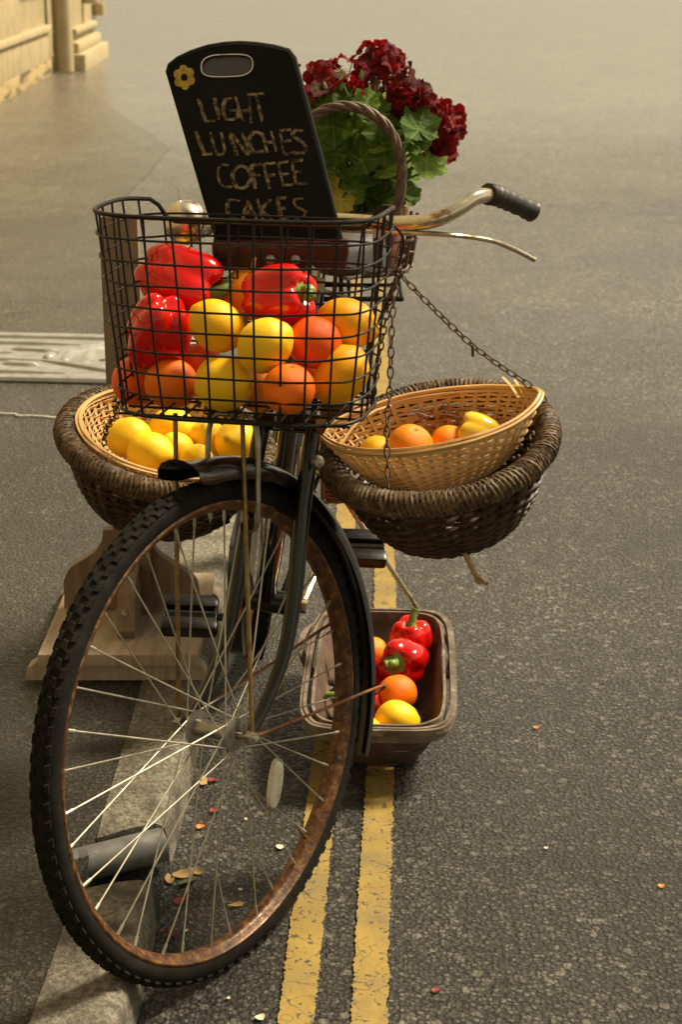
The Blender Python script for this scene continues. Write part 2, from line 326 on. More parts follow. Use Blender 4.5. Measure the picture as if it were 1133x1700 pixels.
def leafmat(name, c1, c2, vein):
    m = mat(name, c1, c2, rough=.62, spec=.25, scale=24 * .1, bump=.35, bscale=7, bdist=.05)
    t = m.node_tree; b = t.nodes['Principled BSDF']; out = t.nodes['Material Output']
    N = t.nodes; L = t.links; old = b.inputs['Base Color'].links[0].from_socket; tc = N.new('ShaderNodeTexCoord'); sp = N.new('ShaderNodeSeparateXYZ'); L.new(tc.outputs['Object'], sp.inputs[0])
    at2 = N.new('ShaderNodeMath'); at2.operation = 'ARCTAN2'; L.new(sp.outputs[1], at2.inputs[0]); L.new(sp.outputs[0], at2.inputs[1]); m7 = N.new('ShaderNodeMath'); m7.operation = 'MULTIPLY'; L.new(at2.outputs[0], m7.inputs[0]); m7.inputs[1].default_value = 7
    co = N.new('ShaderNodeMath'); co.operation = 'COSINE'; L.new(m7.outputs[0], co.inputs[0]); rg = N.new('ShaderNodeMapRange'); ln = N.new('ShaderNodeVectorMath'); ln.operation = 'LENGTH'; L.new(tc.outputs['Object'], ln.inputs[0]); l2 = N.new('ShaderNodeMath'); l2.operation = 'MULTIPLY'; L.new(ln.outputs['Value'], l2.inputs[0]); L.new(ln.outputs['Value'], l2.inputs[1]); iv = N.new('ShaderNodeMath'); iv.operation = 'SUBTRACT'; iv.inputs[0].default_value = 1; L.new(co.outputs[0], iv.inputs[1]); pv = N.new('ShaderNodeMath'); pv.operation = 'MULTIPLY'; L.new(iv.outputs[0], pv.inputs[0]); L.new(l2.outputs[0], pv.inputs[1])
    L.new(pv.outputs[0], rg.inputs[0]); rg.inputs[1].default_value = .002; rg.inputs[2].default_value = .02; rg.inputs[3].default_value = .5; rg.inputs[4].default_value = 0
    vx = N.new('ShaderNodeMix'); vx.data_type = 'RGBA'; L.new(rg.outputs[0], vx.inputs[0]); L.new(old, vx.inputs[6]); vx.inputs[7].default_value = (*[min(1, q * 1.5) for q in vein], 1); L.new(vx.outputs[2], b.inputs['Base Color'])
    tr = t.nodes.new('ShaderNodeBsdfTranslucent'); tr.inputs[0].default_value = (*vein, 1)
    mx = t.nodes.new('ShaderNodeMixShader'); mx.inputs[0].default_value = .28
    t.links.new(b.outputs[0], mx.inputs[1]); t.links.new(tr.outputs[0], mx.inputs[2]); t.links.new(mx.outputs[0], out.inputs[0]); return m
M['leaf'] = [leafmat('geranium_leaf', (.08, .145, .022), (.05, .095, .016), (.18, .29, .03)), leafmat('geranium_leaf_light', (.22, .33, .065), (.14, .23, .045), (.36, .50, .065)),
             leafmat('geranium_leaf_yellow', (.55, .40, .06), (.34, .30, .05), (.55, .42, .05))]
M['petal'] = [leafmat('geranium_petal', (.22, .004, .006), (.13, .003, .005), (.32, .005, .008)), leafmat('geranium_petal_dark', (.085, .002, .004), (.05, .0015, .003), (.12, .003, .005))]

def paint_mat():
    m = mat('yellow_road_paint', (.29, .195, .038), (.23, .152, .030), rough=.7, scale=14, det=8, bump=.5, bscale=120, c3=(.15, .115, .045), c3scale=9, c3t=(.46, .74), bdist=.003)
    t = m.node_tree; N = t.nodes; L = t.links; b = N['Principled BSDF']; tc = N.new('ShaderNodeTexCoord')
    nz = N.new('ShaderNodeTexNoise'); nz.inputs['Scale'].default_value = 12; L.new(tc.outputs['Object'], nz.inputs['Vector'])
    ad = N.new('ShaderNodeVectorMath'); ad.operation = 'MULTIPLY_ADD'; ad.inputs[1].default_value = (.16, .16, 0); L.new(nz.outputs['Color'], ad.inputs[0]); L.new(tc.outputs['Object'], ad.inputs[2])
    vo = N.new('ShaderNodeTexVoronoi'); vo.feature = 'DISTANCE_TO_EDGE'; vo.inputs['Scale'].default_value = 13; L.new(ad.outputs[0], vo.inputs['Vector'])
    r = N.new('ShaderNodeMapRange'); L.new(vo.outputs['Distance'], r.inputs[0]); r.inputs[1].default_value = .001; r.inputs[2].default_value = .010
    mk = N.new('ShaderNodeTexNoise'); mk.inputs['Scale'].default_value = 7; mk.inputs['Detail'].default_value = 4; L.new(tc.outputs['Object'], mk.inputs['Vector']); mk2 = N.new('ShaderNodeMapRange'); L.new(mk.outputs[0], mk2.inputs[0]); mk2.inputs[1].default_value = .50; mk2.inputs[2].default_value = .58; mxx = N.new('ShaderNodeMath'); mxx.operation = 'MAXIMUM'; L.new(mk2.outputs[0], mxx.inputs[0]); L.new(r.outputs[0], mxx.inputs[1])
    old = b.inputs['Base Color'].links[0].from_socket
    x = N.new('ShaderNodeMix'); x.data_type = 'RGBA'; L.new(mxx.outputs[0], x.inputs[0]); x.inputs[6].default_value = (.045, .035, .02, 1); L.new(old, x.inputs[7])
    sp = N.new('ShaderNodeTexNoise'); sp.inputs['Scale'].default_value = 110; sp.inputs['Detail'].default_value = 3; L.new(tc.outputs['Object'], sp.inputs['Vector'])
    r2 = N.new('ShaderNodeMapRange'); L.new(sp.outputs[0], r2.inputs[0]); r2.inputs[1].default_value = .60; r2.inputs[2].default_value = .66
    y = N.new('ShaderNodeMix'); y.data_type = 'RGBA'; L.new(r2.outputs[0], y.inputs[0]); L.new(x.outputs[2], y.inputs[6]); y.inputs[7].default_value = (.06, .05, .035, 1)
    L.new(y.outputs[2], b.inputs['Base Color']); return m
M['paint'] = paint_mat()

# ---------------------------------------------------------------- the setting
KZ = .09                                                   # kerb / pavement height
KL = [(-2.0, -.46), (1.0, -.415), (1.83, -.405), (2.35, -.385), (2.8, -.378), (3.9, -.372), (6, -.34), (12, -.2), (40, .4)]
KR = [(-2.0, -.335), (1.0, -.300), (1.87, -.288), (2.49, -.274), (2.98, -.262), (3.9, -.246), (6, -.215), (12, -.08), (40, .52)]
def interp(tab, y):
    for (a, xa), (b, xb) in zip(tab, tab[1:]):
        if y <= b: return xa + (xb - xa) * (y - a) / (b - a)
    return tab[-1][1]
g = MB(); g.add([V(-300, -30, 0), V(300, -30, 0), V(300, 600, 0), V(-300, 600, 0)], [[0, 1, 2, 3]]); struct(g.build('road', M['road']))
# pavement: a raised sheet that comes down to road level further up the street
g = MB(); ys = [-2, 0, 1, 1.6, 1.9, 2.22, 2.235, 2.36, 2.375, 2.6, 3, 4, 5, 6, 7, 8, 8.7, 9.2, 9.7, 10.5, 11.2, 12, 12.8, 14, 15.5, 17, 19, 20.8]; v = []; f = []
def pz(y): return KZ - .004 if y < 6 else max(.006, (KZ - .004) * (1 - (y - 6) / 3))
def pave_edge(y): return interp(KL, y) + .002 if y < 8.7 else lerp(lerp(interp(KL, 8.7), -1.28, min(1, (y - 8.7) / 1.0)), -3.3, max(0, min(1, (y - 12.8) / 8))) + (noise.noise(V(y, 0, 0)) * .04 if y > 9.7 else 0)
for y in ys: v += [V(-40, y, pz(y)), V(min(-3, pave_edge(y) - .5), y, pz(y)), V(pave_edge(y), y, pz(y)), V(pave_edge(y), y, -.02)]
for i in range(len(ys) - 1):
    for k in range(3): f.append([i * 4 + k, i * 4 + k + 1, i * 4 + 5 + k, i * 4 + 4 + k])
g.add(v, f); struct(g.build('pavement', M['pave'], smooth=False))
kerb = bpy.data.objects.new('kerb', None); COL.objects.link(kerb); struct(kerb)
def kerb_stone(y0, y1, skew0=0, skew1=0, z=KZ):
    n = max(3, int((y1 - y0) / .06)); r = .026; prof = []
    v = []; f = []
    for i in range(n + 1):
        y = y0 + (y1 - y0) * i / n; k = i / n
        xl = interp(KL, y); xr = interp(KR, y); sk = skew0 * (1 - k) + skew1 * k
        e = .007 if i in (0, n) else 0; e2 = .006 if i in (0, n) else 0
        j = noise.noise(V(y * 9, 1.7, 0)) * .0025
        sec = [(xl + .002, -.03), (xl + .002, z - e), (lerp(xl, xr, .5), z - e * .7 + j * .6)] + [(xr - r + (r + j) * math.sin(a) - e2 * .5, z - r - e + (r + j) * math.cos(a)) for a in (0, .4, .8, 1.2, 1.57)] + [(xr + .006 - e2 * .5, -.03)]
        for x, zz in sec: v.append(V(x, y + sk * (x - xr) / (xr - xl) * -1, zz))
    m = 9
    for i in range(n):
        for k in range(m - 1): f.append([i * m + k, i * m + k + 1, (i + 1) * m + k + 1, (i + 1) * m + k])
    f += [list(range(m)), [n * m + k for k in range(m)][::-1]]
    MB().add(v, f).build('kerb_stone', M['kerb'], kerb)
kerb_stone(.55, 1.318); kerb_stone(1.33, 2.225, 0, -.039); kerb_stone(2.40, 3.27, -.062, 0)
for i in range(6): kerb_stone(3.282 + i * .915, 3.282 + i * .915 + .903, z=max(.03, min(KZ, pz(3.7 + i * .915) + .004)))
# channel floor under the pipe
g = MB(); g.box((-.34, 2.30, .010), (.12, .30, .02)); struct(g.build('gutter_channel', M['patch'], smooth=False))
pipe = thing('drain_pipe', 'grey metal drain pipe laid across the gap between two kerb stones', 'pipe', (-.36, 2.27, .02))
pa, pb = at(80, 1450, z=.066), at(268, 1402, z=.058)
g = MB(); ax = (pb - pa).normalized(); e1 = V(0, 0, 1); L_ = (pb - pa).length
g.revolve([(0, 0), (0, .027), (L_, .027), (L_, .023), (L_ - .05, .023)], pa, ax, e1, 28, closed=False); g.build('pipe_wall', M['pipe'], pipe)
g = MB(); c = lerp(pa, pb, .30); g.revolve([(0, .0), (.0275, .0095), (.0285, .009), (.029, 0)], c + V(.004, -.002, .0), V(-.1, -.35, .9), V(1, 0, 0), 20, closed=False); g.build('pipe_plug', M['pipe'], pipe)

# double yellow lines
def yellow(xr_tab, wdt, name):
    g = MB(); v = []; f = []; y = .9; rows = []
    while y < 13:
        j1 = noise.noise(V(y * 40, wdt * 70 + xr_tab[0][1] * 90, 0)) * .003 + noise.noise(V(y * 190, 3 + xr_tab[0][1] * 50, 0)) * .0045
        j2 = noise.noise(V(y * 40, 50 + xr_tab[0][1] * 90, 0)) * .003 + noise.noise(V(y * 190, 33 + xr_tab[0][1] * 50, 0)) * .0050
        xr = interp(xr_tab, y); rows.append((xr - wdt + j1, xr + j2, y)); y += .003 if y < 5 else .05
    for a, b, y in rows: v += [V(a, y, .004), V(b, y, .004)]
    f = [[2 * i, 2 * i + 1, 2 * i + 3, 2 * i + 2] for i in range(len(rows) - 1)]
    o = struct(g.add(v, f).build(name, M['paint'], smooth=False))
YT = [(.5, .004), (1.975, .063), (2.323, .078), (2.682, .094), (3.537, .125), (7.14, .192), (13, .30)]
yellow(YT, .050, 'yellow_line'); yellow([(y, x - .100) for y, x in YT], .050, 'yellow_line')

# galvanised channel cover set in the pavement
def zpl(p): return V(p.x, p.y, KZ)
cov = thing('channel_cover', 'pressed galvanised metal channel cover set in the pavement behind the bicycle', 'drain cover', (-1.0, 5.55, KZ))
A, B, C_, D_ = at(-330, 546, z=KZ), at(330, 560, z=KZ), at(330, 641, z=KZ), at(-330, 624, z=KZ)
def bil(s, t_): return lerp(lerp(A, B, s), lerp(D_, C_, s), t_)
def pl(px, py): return at(px, py, z=KZ + .004)
g = MB(); g.prism([p + V(0, 0, .0) for p in (A, B, C_, D_)], V(0, 0, 1), .004); g.build('cover_plate', M['plate'], cov, smooth=False)
def ridge(p, q, wd=.019, h=.006):
    g = MB(); a, b = pl(*p), pl(*q); g.tube([lerp(a, b, k / 6) for k in range(7)], [wd * .3] + [wd] * 5 + [wd * .3], 8, flat=.75, up=V(0, 0, 1)); g.build('pressed_ridge', M['plate'], cov)
for p, q in (((-300, 552), (330, 567)), ((-300, 563), (135, 573)), ((20, 580), (95, 584)), ((95, 586), (330, 546)), ((66, 598), (330, 671 - 30)), ((5, 604), (64, 607)), ((-300, 610), (108, 620)),
             ((-300, 622), (320, 636)), ((104, 604), (116, 587)), ((133, 612), (153, 582)), ((78, 596), (86, 588)), ((-200, 596), (66, 598)), ((-200, 566 + 18), (20, 586))): ridge(p, q)
g = MB(); c = pl(170, 598); g.revolve([(0, .0), (.001, .012)], c + V(0, 0, .0005), V(0, 0, 1), V(1, 0, 0), 16, closed=False); g.build('lifting_hole', M['patch'], cov)
g = MB(); q = spline([at(-200, 680, z=KZ), at(0, 687, z=KZ), at(30, 690, z=KZ), at(60, 691, z=KZ), at(120, 696, z=KZ), at(170, 698, z=KZ)], 12)
g.strip([p + V(0, noise.noise(p * 30) * .008, .001) for p in q], [V(0, 0, 1)] * len(q), .007, .004); struct(g.build('pavement_joint', M['white_line']))

# yellow building on the left
bld = thing('yellow_building', 'yellow rendered building with stained plinth and corner pilaster on the left', 'building', (-3.5, 12, 0))
W0, W1, W2 = V(-3.28, 16.64, 0), V(-3.44, 20.65, 0), V(-3.66, 24.57, 0)
wd = (W1 - W0).normalized(); wn = V(wd.y, -wd.x, 0)         # outward (towards the street)
def wallpt(s, off, z): return W1 + wd * s + wn * off + V(0, 0, z)
def wbox(s0, s1, o0, o1, z0, z1, name, m, bev=.01):
    c = wallpt((s0 + s1) / 2, (o0 + o1) / 2, (z0 + z1) / 2); Mx = Matrix((wd, wn, V(0, 0, 1))).transposed()
    g = MB(); g.box(c, (s1 - s0, abs(o1 - o0), z1 - z0), Mx, bev); return g.build(name, m, bld, smooth=False)
wbox(-26, 3.9, -6, -.06, 0, 9.5, 'wall', M['render'])
wbox(-26, 0, -.10, .0, -.05, .17, 'stained_base', M['render_stain'])
for i in range(7):
    s0 = -26 + i * 3.71
    wbox(s0 + .006, s0 + 3.704, -.10, -.012, .17, .50, 'plinth_block', M['render'], .012)
    wbox(s0 + 1.5, s0 + 3.71 + 1.488, -.10, -.012, .575, 1.0, 'plinth_block', M['render'], .012) if i < 6 else None
wbox(-26, 0, -.10, .03, .50, .575, 'plinth_moulding', M['stone'], .02)
wbox(-26, 0, -.10, .03, 1.0, 1.07, 'plinth_moulding', M['stone'], .02)
wbox(.6, 3.7, -.10, .34, -.02, .20, 'pilaster_base', M['stone'], .015)
wbox(.75, 3.6, -.10, .26, .20, .34, 'pilaster_step', M['stone'], .05)
wbox(.85, 3.5, -.10, .16, .34, 9.3, 'pilaster', M['stone'], .02)
wbox(.75, 3.62, -.10, .24, .42, .50, 'pilaster_moulding', M['stone'], .035)
def wtube(s, off, z0, z1, r, nm, m=None):
    g = MB(); g.tube([wallpt(s, off, z0), wallpt(s, off, z1)], r, 16); g.build(nm, m or M['stone'], bld)
wtube(.30, .12, .02, 6, .115, 'downpipe'); wtube(2.3, .26, .75, 6, .10, 'downpipe'); wtube(2.3, .26, .75, .83, .13, 'pipe_collar'); wtube(3.5, .25, .62, 6, .06, 'downpipe'); wtube(3.5, .25, .56, .70, .09, 'pipe_collar')
g = MB(); q = [at(128, 22, z=.02), at(163, 6, z=.02), at(158, 40, z=.02), at(153, 70, z=.02), at(135, 84, z=.02), at(110, 90, z=.02)]
for p in q: p.z = max(.012, pz(p.y) + .006)
g.prism(q, V(0, 0, 1), .002); struct(g.build('dark_ground_sheet', M['patch'], smooth=False))  # thin dark sheet on the ground past the building corner

# ---------------------------------------------------------------- bicycle
WY, LEAN = R_(33.8), R_(-5.3)
HUB = V(-.178, 2.16, .3545)
tF = V(-math.sin(WY), -math.cos(WY), 0); n0 = V(math.cos(WY), -math.sin(WY), 0)
wU = V(0, 0, 1) * math.cos(LEAN) + n0 * math.sin(LEAN); nW = n0 * math.cos(LEAN) - V(0, 0, 1) * math.sin(LEAN)
AXD = wU * math.cos(R_(23)) - tF * math.sin(R_(23))
def wp(fw, up, lat=0): return HUB + tF * fw + wU * up + nW * lat
bike = thing('bicycle', 'old black roadster bicycle with rusty front wheel and wire basket, parked by the kerb', 'bicycle', (-.15, 2.7, 0))
P = lambda mb, name, m, par=None, **k: mb.build(name, M[m], par or bike, **k)

def wheel(name, c, ax, up, spokes=True, seed=0):
    fwd = up.cross(ax)
    we = bpy.data.objects.new(name, None); COL.objects.link(we); we.parent = bike
    g = MB(); RM, rm = .3375, .0185
    prof = [(rm * math.sin(a) * 1.0, RM + rm * math.cos(a)) for a in [2 * math.pi * k / 16 for k in range(16)]]
    g.revolve(prof, c, ax, up, 120)
    nk = 92                                                  # tread blocks
    for row, (lat, off) in enumerate(((-.0135, 0), (-.0055, .5), (.0055, 0), (.0135, .5))):
        for k in range(nk):
            a = 2 * math.pi * (k + off) / nk; d = up * math.cos(a) + fwd * math.sin(a); tg = -up * math.sin(a) + fwd * math.cos(a)
            phi = lat / rm * 1.02; nn = d * math.cos(phi) + ax * math.sin(phi); sd_ = ax * math.cos(phi) - d * math.sin(phi)
            Mx = Matrix((tg, sd_, nn)).transposed(); p = c + d * RM + nn * (rm + .0005)
            sh = .35 if lat * (1 if off else -1) > 0 else -.35
            hx, hy, hz = .0066, .0036, .0024
            vv = [p + Mx @ V(x * hx + y * hy * sh, y * hy, z) for z, s_ in ((-.002, 1.15), (hz, .85)) for x, y in ((-s_, -s_), (s_, -s_), (s_, s_), (-s_, s_))]
            g.add(vv, [[0, 1, 5, 4], [1, 2, 6, 5], [2, 3, 7, 6], [3, 0, 4, 7], [4, 5, 6, 7]])
    P(g, 'tyre', 'rubber', we)
    g = MB(); g.revolve([(-.0150, .3285), (-.0168, .3265), (-.0168, .3240), (-.0135, .3215), (-.0105, .3165), (-.006, .3135), (0, .3125), (.006, .3135), (.0105, .3165), (.0135, .3215), (.0168, .3240), (.0168, .3265), (.0150, .3285), (.012, .324), (-.012, .324)], c, ax, up, 120)
    P(g, 'rim', 'rim', we)
    g = MB(); g.revolve([(-.040, 0.006), (-.040, .010), (-.036, .024), (-.032, .025), (-.030, .013), (0, .0115), (.030, .013), (.032, .025), (.036, .024), (.040, .010), (.040, .006)], c, ax, up, 28, closed=False)
    g.tube([c - ax * .07, c + ax * .07], .005, 10); P(g, 'hub', 'steel', we)
    for s in (-1, 1):
        g = MB(); g.revolve([(s * .0585, 0), (s * .0585, .0105), (s * .068, .0105), (s * .069, .006), (s * .0745, .005), (s * .0755, 0)], c, ax, up, 6, closed=False); P(g, 'axle_nut', 'steel', we, smooth=False)
    rnd = random.Random(seed)
    if spokes:
        for k in range(36):
            s = 1 if k % 2 else -1; a = 2 * math.pi * k / 36 + .03; off = R_(56) * (1 if (k // 2) % 2 else -1)
            pr = c + (up * math.cos(a) + fwd * math.sin(a)) * .3145 + ax * s * .004
            ph = c + (up * math.cos(a + off) + fwd * math.sin(a + off)) * .0235 + ax * s * .034
            d = (pr - ph).normalized()
            g = MB(); g.tube([ph, pr - d * .013], .00128, 6); g.tube([pr - d * .016, pr], .0023, 6); P(g, 'spoke', 'spoke', we)
    a = 2.5; d = up * math.cos(a) + fwd * math.sin(a); g = MB(); g.tube([c + d * .314, c + d * .284], [.0032, .0026], 8); P(g, 'valve', 'brass', we)
    return we
fw = wheel('front_wheel', HUB, nW, wU, seed=1)
g = MB()                                                     # spoke reflector
rc = at(452, 1299, Y=2.235); Mx = Matrix((nW.cross(wU) * -1, wU, nW)).transposed()
rdir = (rc - HUB - nW * (rc - HUB).dot(nW)).normalized(); Mx = Matrix((rdir, nW.cross(rdir), nW)).transposed(); q = []
for k in range(24):
    a = 2 * math.pi * k / 24; q.append((.036 * math.copysign(abs(math.cos(a)) ** .8, math.cos(a)), .0135 * math.copysign(abs(math.sin(a)) ** .7, math.sin(a))))
rc = HUB + rdir * (rc - HUB).dot(rdir) + nW * .016
Mr = Matrix((nW.cross(rdir), rdir, nW)).transposed(); rax = (rdir * .35 + wU * .9).normalized(); rax = (wU * .93 - tF * .36).normalized(); Mr = Matrix((rax, nW.cross(rax), nW)).transposed()
vv = []
for z, s in ((-.004, 1), (.003, 1), (.006, .8)): vv += [rc + Mr @ V(x * s, y * s, z) for x, y in q]
ff = [[i * 24 + k, i * 24 + (k + 1) % 24, (i + 1) * 24 + (k + 1) % 24, (i + 1) * 24 + k] for i in range(2) for k in range(24)] + [list(range(24))[::-1], [48 + k for k in range(24)]]
g.add(vv, ff); P(g, 'reflector', 'reflector', fw)

# fork
g = MB(); fk = [(0, 0), (-.042, .024), (-.105, .085), (-.148, .17), (-.182, .27), (-.232, .385)]
for s in (-1, 1):
    pts = spline([wp(a, b, s * lerp(.056, .046, b / .385)) for a, b in fk], 6); n = len(pts)
    g = MB(); g.tube(pts, [lerp(.0075, .0125, min(1, i / n * 1.5)) for i in range(n)], 12); P(g, 'fork_blade', 'black_paint')
CR = wp(-.236, .392)
g = MB(); g.tube([CR - nW * .058, CR + nW * .058], [.013, .015], 12); g.tube([CR - AXD * .012, CR + AXD * .03], .022, 16); P(g, 'fork_crown', 'black_paint')
H0 = CR + AXD * .035; H1 = H0 + AXD * .165
g = MB(); g.tube([H0, H1], .0185, 20); P(g, 'head_tube', 'black_paint')
g = MB(); g.tube([H0 - AXD * .008, H0 + AXD * .004], .0255, 20); g.tube([H1 - AXD * .004, H1 + AXD * .016], .0225, 20); P(g, 'headset_ring', 'brass')
# frame
BBp, SC, RA = V(-.135, 2.84, .285), V(-.052, 3.06, .83), V(-.125, 3.30, .352)
LN = V(.16, 0, .987).normalized(); RAX = V(.987, 0, -.16).normalized()
for nm, a, b, r in (('down_tube', H0 + AXD * .03, BBp, .015), ('top_tube', H1 - AXD * .03, SC, .0135), ('seat_tube', BBp, SC + V(.004, .015, .035), .0145)):
    g = MB(); g.tube([a, b], r, 14); P(g, nm, 'black_paint')
for s in (-1, 1):
    g = MB(); g.tube(spline([BBp + RAX * s * .03 + V(0, .02, 0), BBp + RAX * s * .05 + V(0, .2, .02), RA + RAX * s * .06], 5), .009, 10); P(g, 'chain_stay', 'black_paint')
    g = MB(); g.tube([SC + RAX * s * .015, RA + RAX * s * .06], .0075, 10); P(g, 'seat_stay', 'black_paint')
g = MB(); g.tube([BBp - RAX * .036, BBp + RAX * .036], .021, 16); P(g, 'bottom_bracket', 'black_paint')
wheel('rear_wheel', RA, RAX, LN, seed=2)
# mudguards
def mudguard(c, ax, up, a0, a1, name, width=.031, rad=.371, flare=False):
    fwd = up.cross(ax); g = MB(); n = 70; v = []; prof = [(-1, -.013), (-.97, .0), (-.75, .010), (-.35, .016), (0, .018), (.35, .016), (.75, .010), (.97, .0), (1, -.013)]; m = len(prof)
    for i in range(n + 1):
        k = i / n; a = a0 + (a1 - a0) * k; d = up * math.cos(a) - fwd * math.sin(a)
        fl = 1 + (.22 * max(0, 1 - k / .07) if flare else 0); lift = .012 * max(0, 1 - k / .06) ** 2 if flare else 0
        for sgn in (1, .94):
            for x, z in prof: v.append(c + ax * x * width * fl * (1 if sgn == 1 else .95) + d * (rad + z * (1 if sgn == 1 else .9) + lift - (0 if sgn == 1 else .0012)))
    M2 = 2 * m; f = []
    for i in range(n):
        for k in range(m - 1):
            f.append([i * M2 + k, i * M2 + k + 1, (i + 1) * M2 + k + 1, (i + 1) * M2 + k]); f.append([i * M2 + m + k, (i + 1) * M2 + m + k, (i + 1) * M2 + m + k + 1, i * M2 + m + k + 1])
        for k, k2 in ((0, m), (m - 1, 2 * m - 1)): f.append([i * M2 + k, (i + 1) * M2 + k, (i + 1) * M2 + k2, i * M2 + k2])
    for i in (0, n):
        for k in range(m - 1): f.append([i * M2 + k, i * M2 + k + 1, i * M2 + m + k + 1, i * M2 + m + k])
    g.add(v, f); return P(g, name, 'black_paint')
MG0, MG1 = R_(7), R_(-112)      # from just ahead of the top, back round to below the axle
def mg_pt(a, lat=0, r=.371): d = wU * math.cos(a) + tF * math.sin(a); return HUB + d * r + nW * lat
# fwd in mudguard() is up x ax; pick the sign that sends it behind the fork
sgn = 1 if wU.cross(nW).dot(tF) > 0 else -1
mudguard(HUB, nW, wU, -sgn * R_(3), sgn * R_(117), 'front_mudguard', flare=True)
sg2 = 1 if LN.cross(RAX).dot(V(0, -1, 0)) > 0 else -1
mudguard(RA, RAX, LN, -sg2 * R_(60), sg2 * R_(118), 'rear_mudguard')
for s, a in ((1, -100), (-1, -84)):                        # rusty stays
    p = mg_pt(R_(a), s * .033, .388); e = mg_pt(R_(a - 3), s * .012, .392)
    g = MB(); g.tube(spline([wp(0, 0, s * .064), lerp(wp(0, 0, s * .064), p, .5), p, e], 6), .0024, 8); P(g, 'mudguard_stay', 'rust')
# brake stirrup and rod
g = MB(); st = []
for s in (-1, 1):
    g = MB(); top = wp(-.105, .41, 0)
    g.tube(spline([wp(-.112, .432, s * .010), wp(-.108, .430, s * .030), wp(-.104, .405, s * .043), wp(-.094, .34, s * .044), wp(-.088, .285, s * .041), wp(-.088, .272, s * .028)], 7), .0042, 10); P(g, 'brake_stirrup', 'steel')
    g = MB(); g.box(wp(-.09, .280, s * .026), (.03, .012, .012), Matrix((tF, nW, wU)).transposed(), .002); P(g, 'brake_block', 'rubber', smooth=False)
g = MB(); g.tube([wp(-.112, .435), wp(-.135, .50), wp(-.19, .64)], .003, 8); g.tube([wp(-.112, .425), wp(-.112, .45)], .008, 10); P(g, 'brake_rod', 'brass')
g = MB(); c = at(528, 768, Y=2.30); g.revolve([(-.01, 0), (-.008, .007), (0, .0105), (.008, .007), (.01, 0)], c, V(.3, -.9, .2), V(0, 0, 1), 16, closed=False); P(g, 'lamp_bracket_bolt', 'steel')
# basket stays: two brass rods from the axle up to the basket floor
for s, px in ((1, 402), (-1, 291)):
    a = wp(0, 0, s * .066); b = at(px, 686, z=.792)
    g = MB(); g.tube([a, lerp(a, b, .1) , b], .0034, 10); P(g, 'basket_stay', 'brass')
# handlebar, levers, grips (turned a little less than the wheel)
HC = V(-.012, 2.53, 1.016); HM = Matrix((n0, tF, V(0, 0, 1))).transposed()
def mir(p): d = HM.inverted() @ (p - HC); return HC + HM @ V(-d.x, d.y, d.z)
g = MB(); g.tube(spline([H1, H1 + AXD * .05, HC + V(.0, .008, -.03), HC], 6), .0115, 14); P(g, 'stem', 'chrome')
BARP = [HC] + [at(*p, Y=y) for p, y in (((575, 367), 2.508), ((650, 371), 2.462), ((715, 367), 2.437), ((757, 349), 2.442), ((790, 328), 2.462), ((818, 323), 2.497))]
GRP = [at(*p, Y=y) for p, y in (((811, 322.5), 2.488), ((822, 324), 2.50), ((850, 335), 2.525), ((887, 352), 2.555))]
LEV = [at(*p, Y=y) for p, y in (((560, 381), 2.50), ((660, 386), 2.45), ((740, 389), 2.432), ((810, 398), 2.47), ((850, 412), 2.50), ((887, 431), 2.53))]
for s in (-1, 1):
    tfm = (lambda p: p) if s == 1 else mir
    g = MB(); g.tube(spline([tfm(p) for p in BARP], 8), .0112, 16); P(g, 'handlebar', 'chrome')
    gp = spline([tfm(p) for p in GRP], 8); n = len(gp)
    g = MB(); g.tube(gp, [.0150 + .0012 * math.cos(i * 2.1) + (.002 if i in (1, n - 2) else 0) - (.004 if i == n - 1 else 0) for i in range(n)], 16); P(g, 'grip', 'grip')
    lv = spline([tfm(p) for p in LEV], 8); g = MB(); g.tube(lv, [.0048] * (len(lv) - 1) + [.0055], 10, flat=.8); P(g, 'brake_lever', 'chrome')
bell = bpy.data.objects.new('bell', None); COL.objects.link(bell); bell.parent = bike
bc = at(308, 369, Y=2.60); bx_ = V(-.55, -.78, .30).normalized()
g = MB(); g.revolve([(x * 1.13, y * 1.13) for x, y in ((.030, 0), (.0285, .010), (.023, .020), (.013, .0275), (.002, .0305), (.0, .0300))], bc, bx_, V(0, 0, 1), 32, closed=False); P(g, 'bell_dome', 'chrome', bell)
g = MB(); g.revolve([(x * 1.13, y * 1.13) for x, y in ((.001, .0295), (-.002, .0315), (-.005, .0295), (-.014, .027), (-.022, .019), (-.026, 0))], bc, bx_, V(0, 0, 1), 32, closed=False); P(g, 'bell_back', 'steel', bell)
g = MB(); g.revolve([(.033, 0), (.037, .004), (.039, 0)], bc, bx_, V(0, 0, 1), 12, closed=False); P(g, 'bell_screw', 'steel', bell)
g = MB(); p = at(303, 344, Y=2.61); g.tube(spline([p, at(299, 332, Y=2.61), at(295, 313, Y=2.615)], 4), [.005, .0045, .004, .004, .004, .0035, .003, .003, .0022], 8, flat=.4); P(g, 'bell_thumb_lever', 'steel', bell)
g = MB(); g.tube(spline([bc - bx_ * .015, at(345, 385, Y=2.63), mir(BARP[4])], 5), .007, 8); P(g, 'bell_clamp', 'steel', bell)
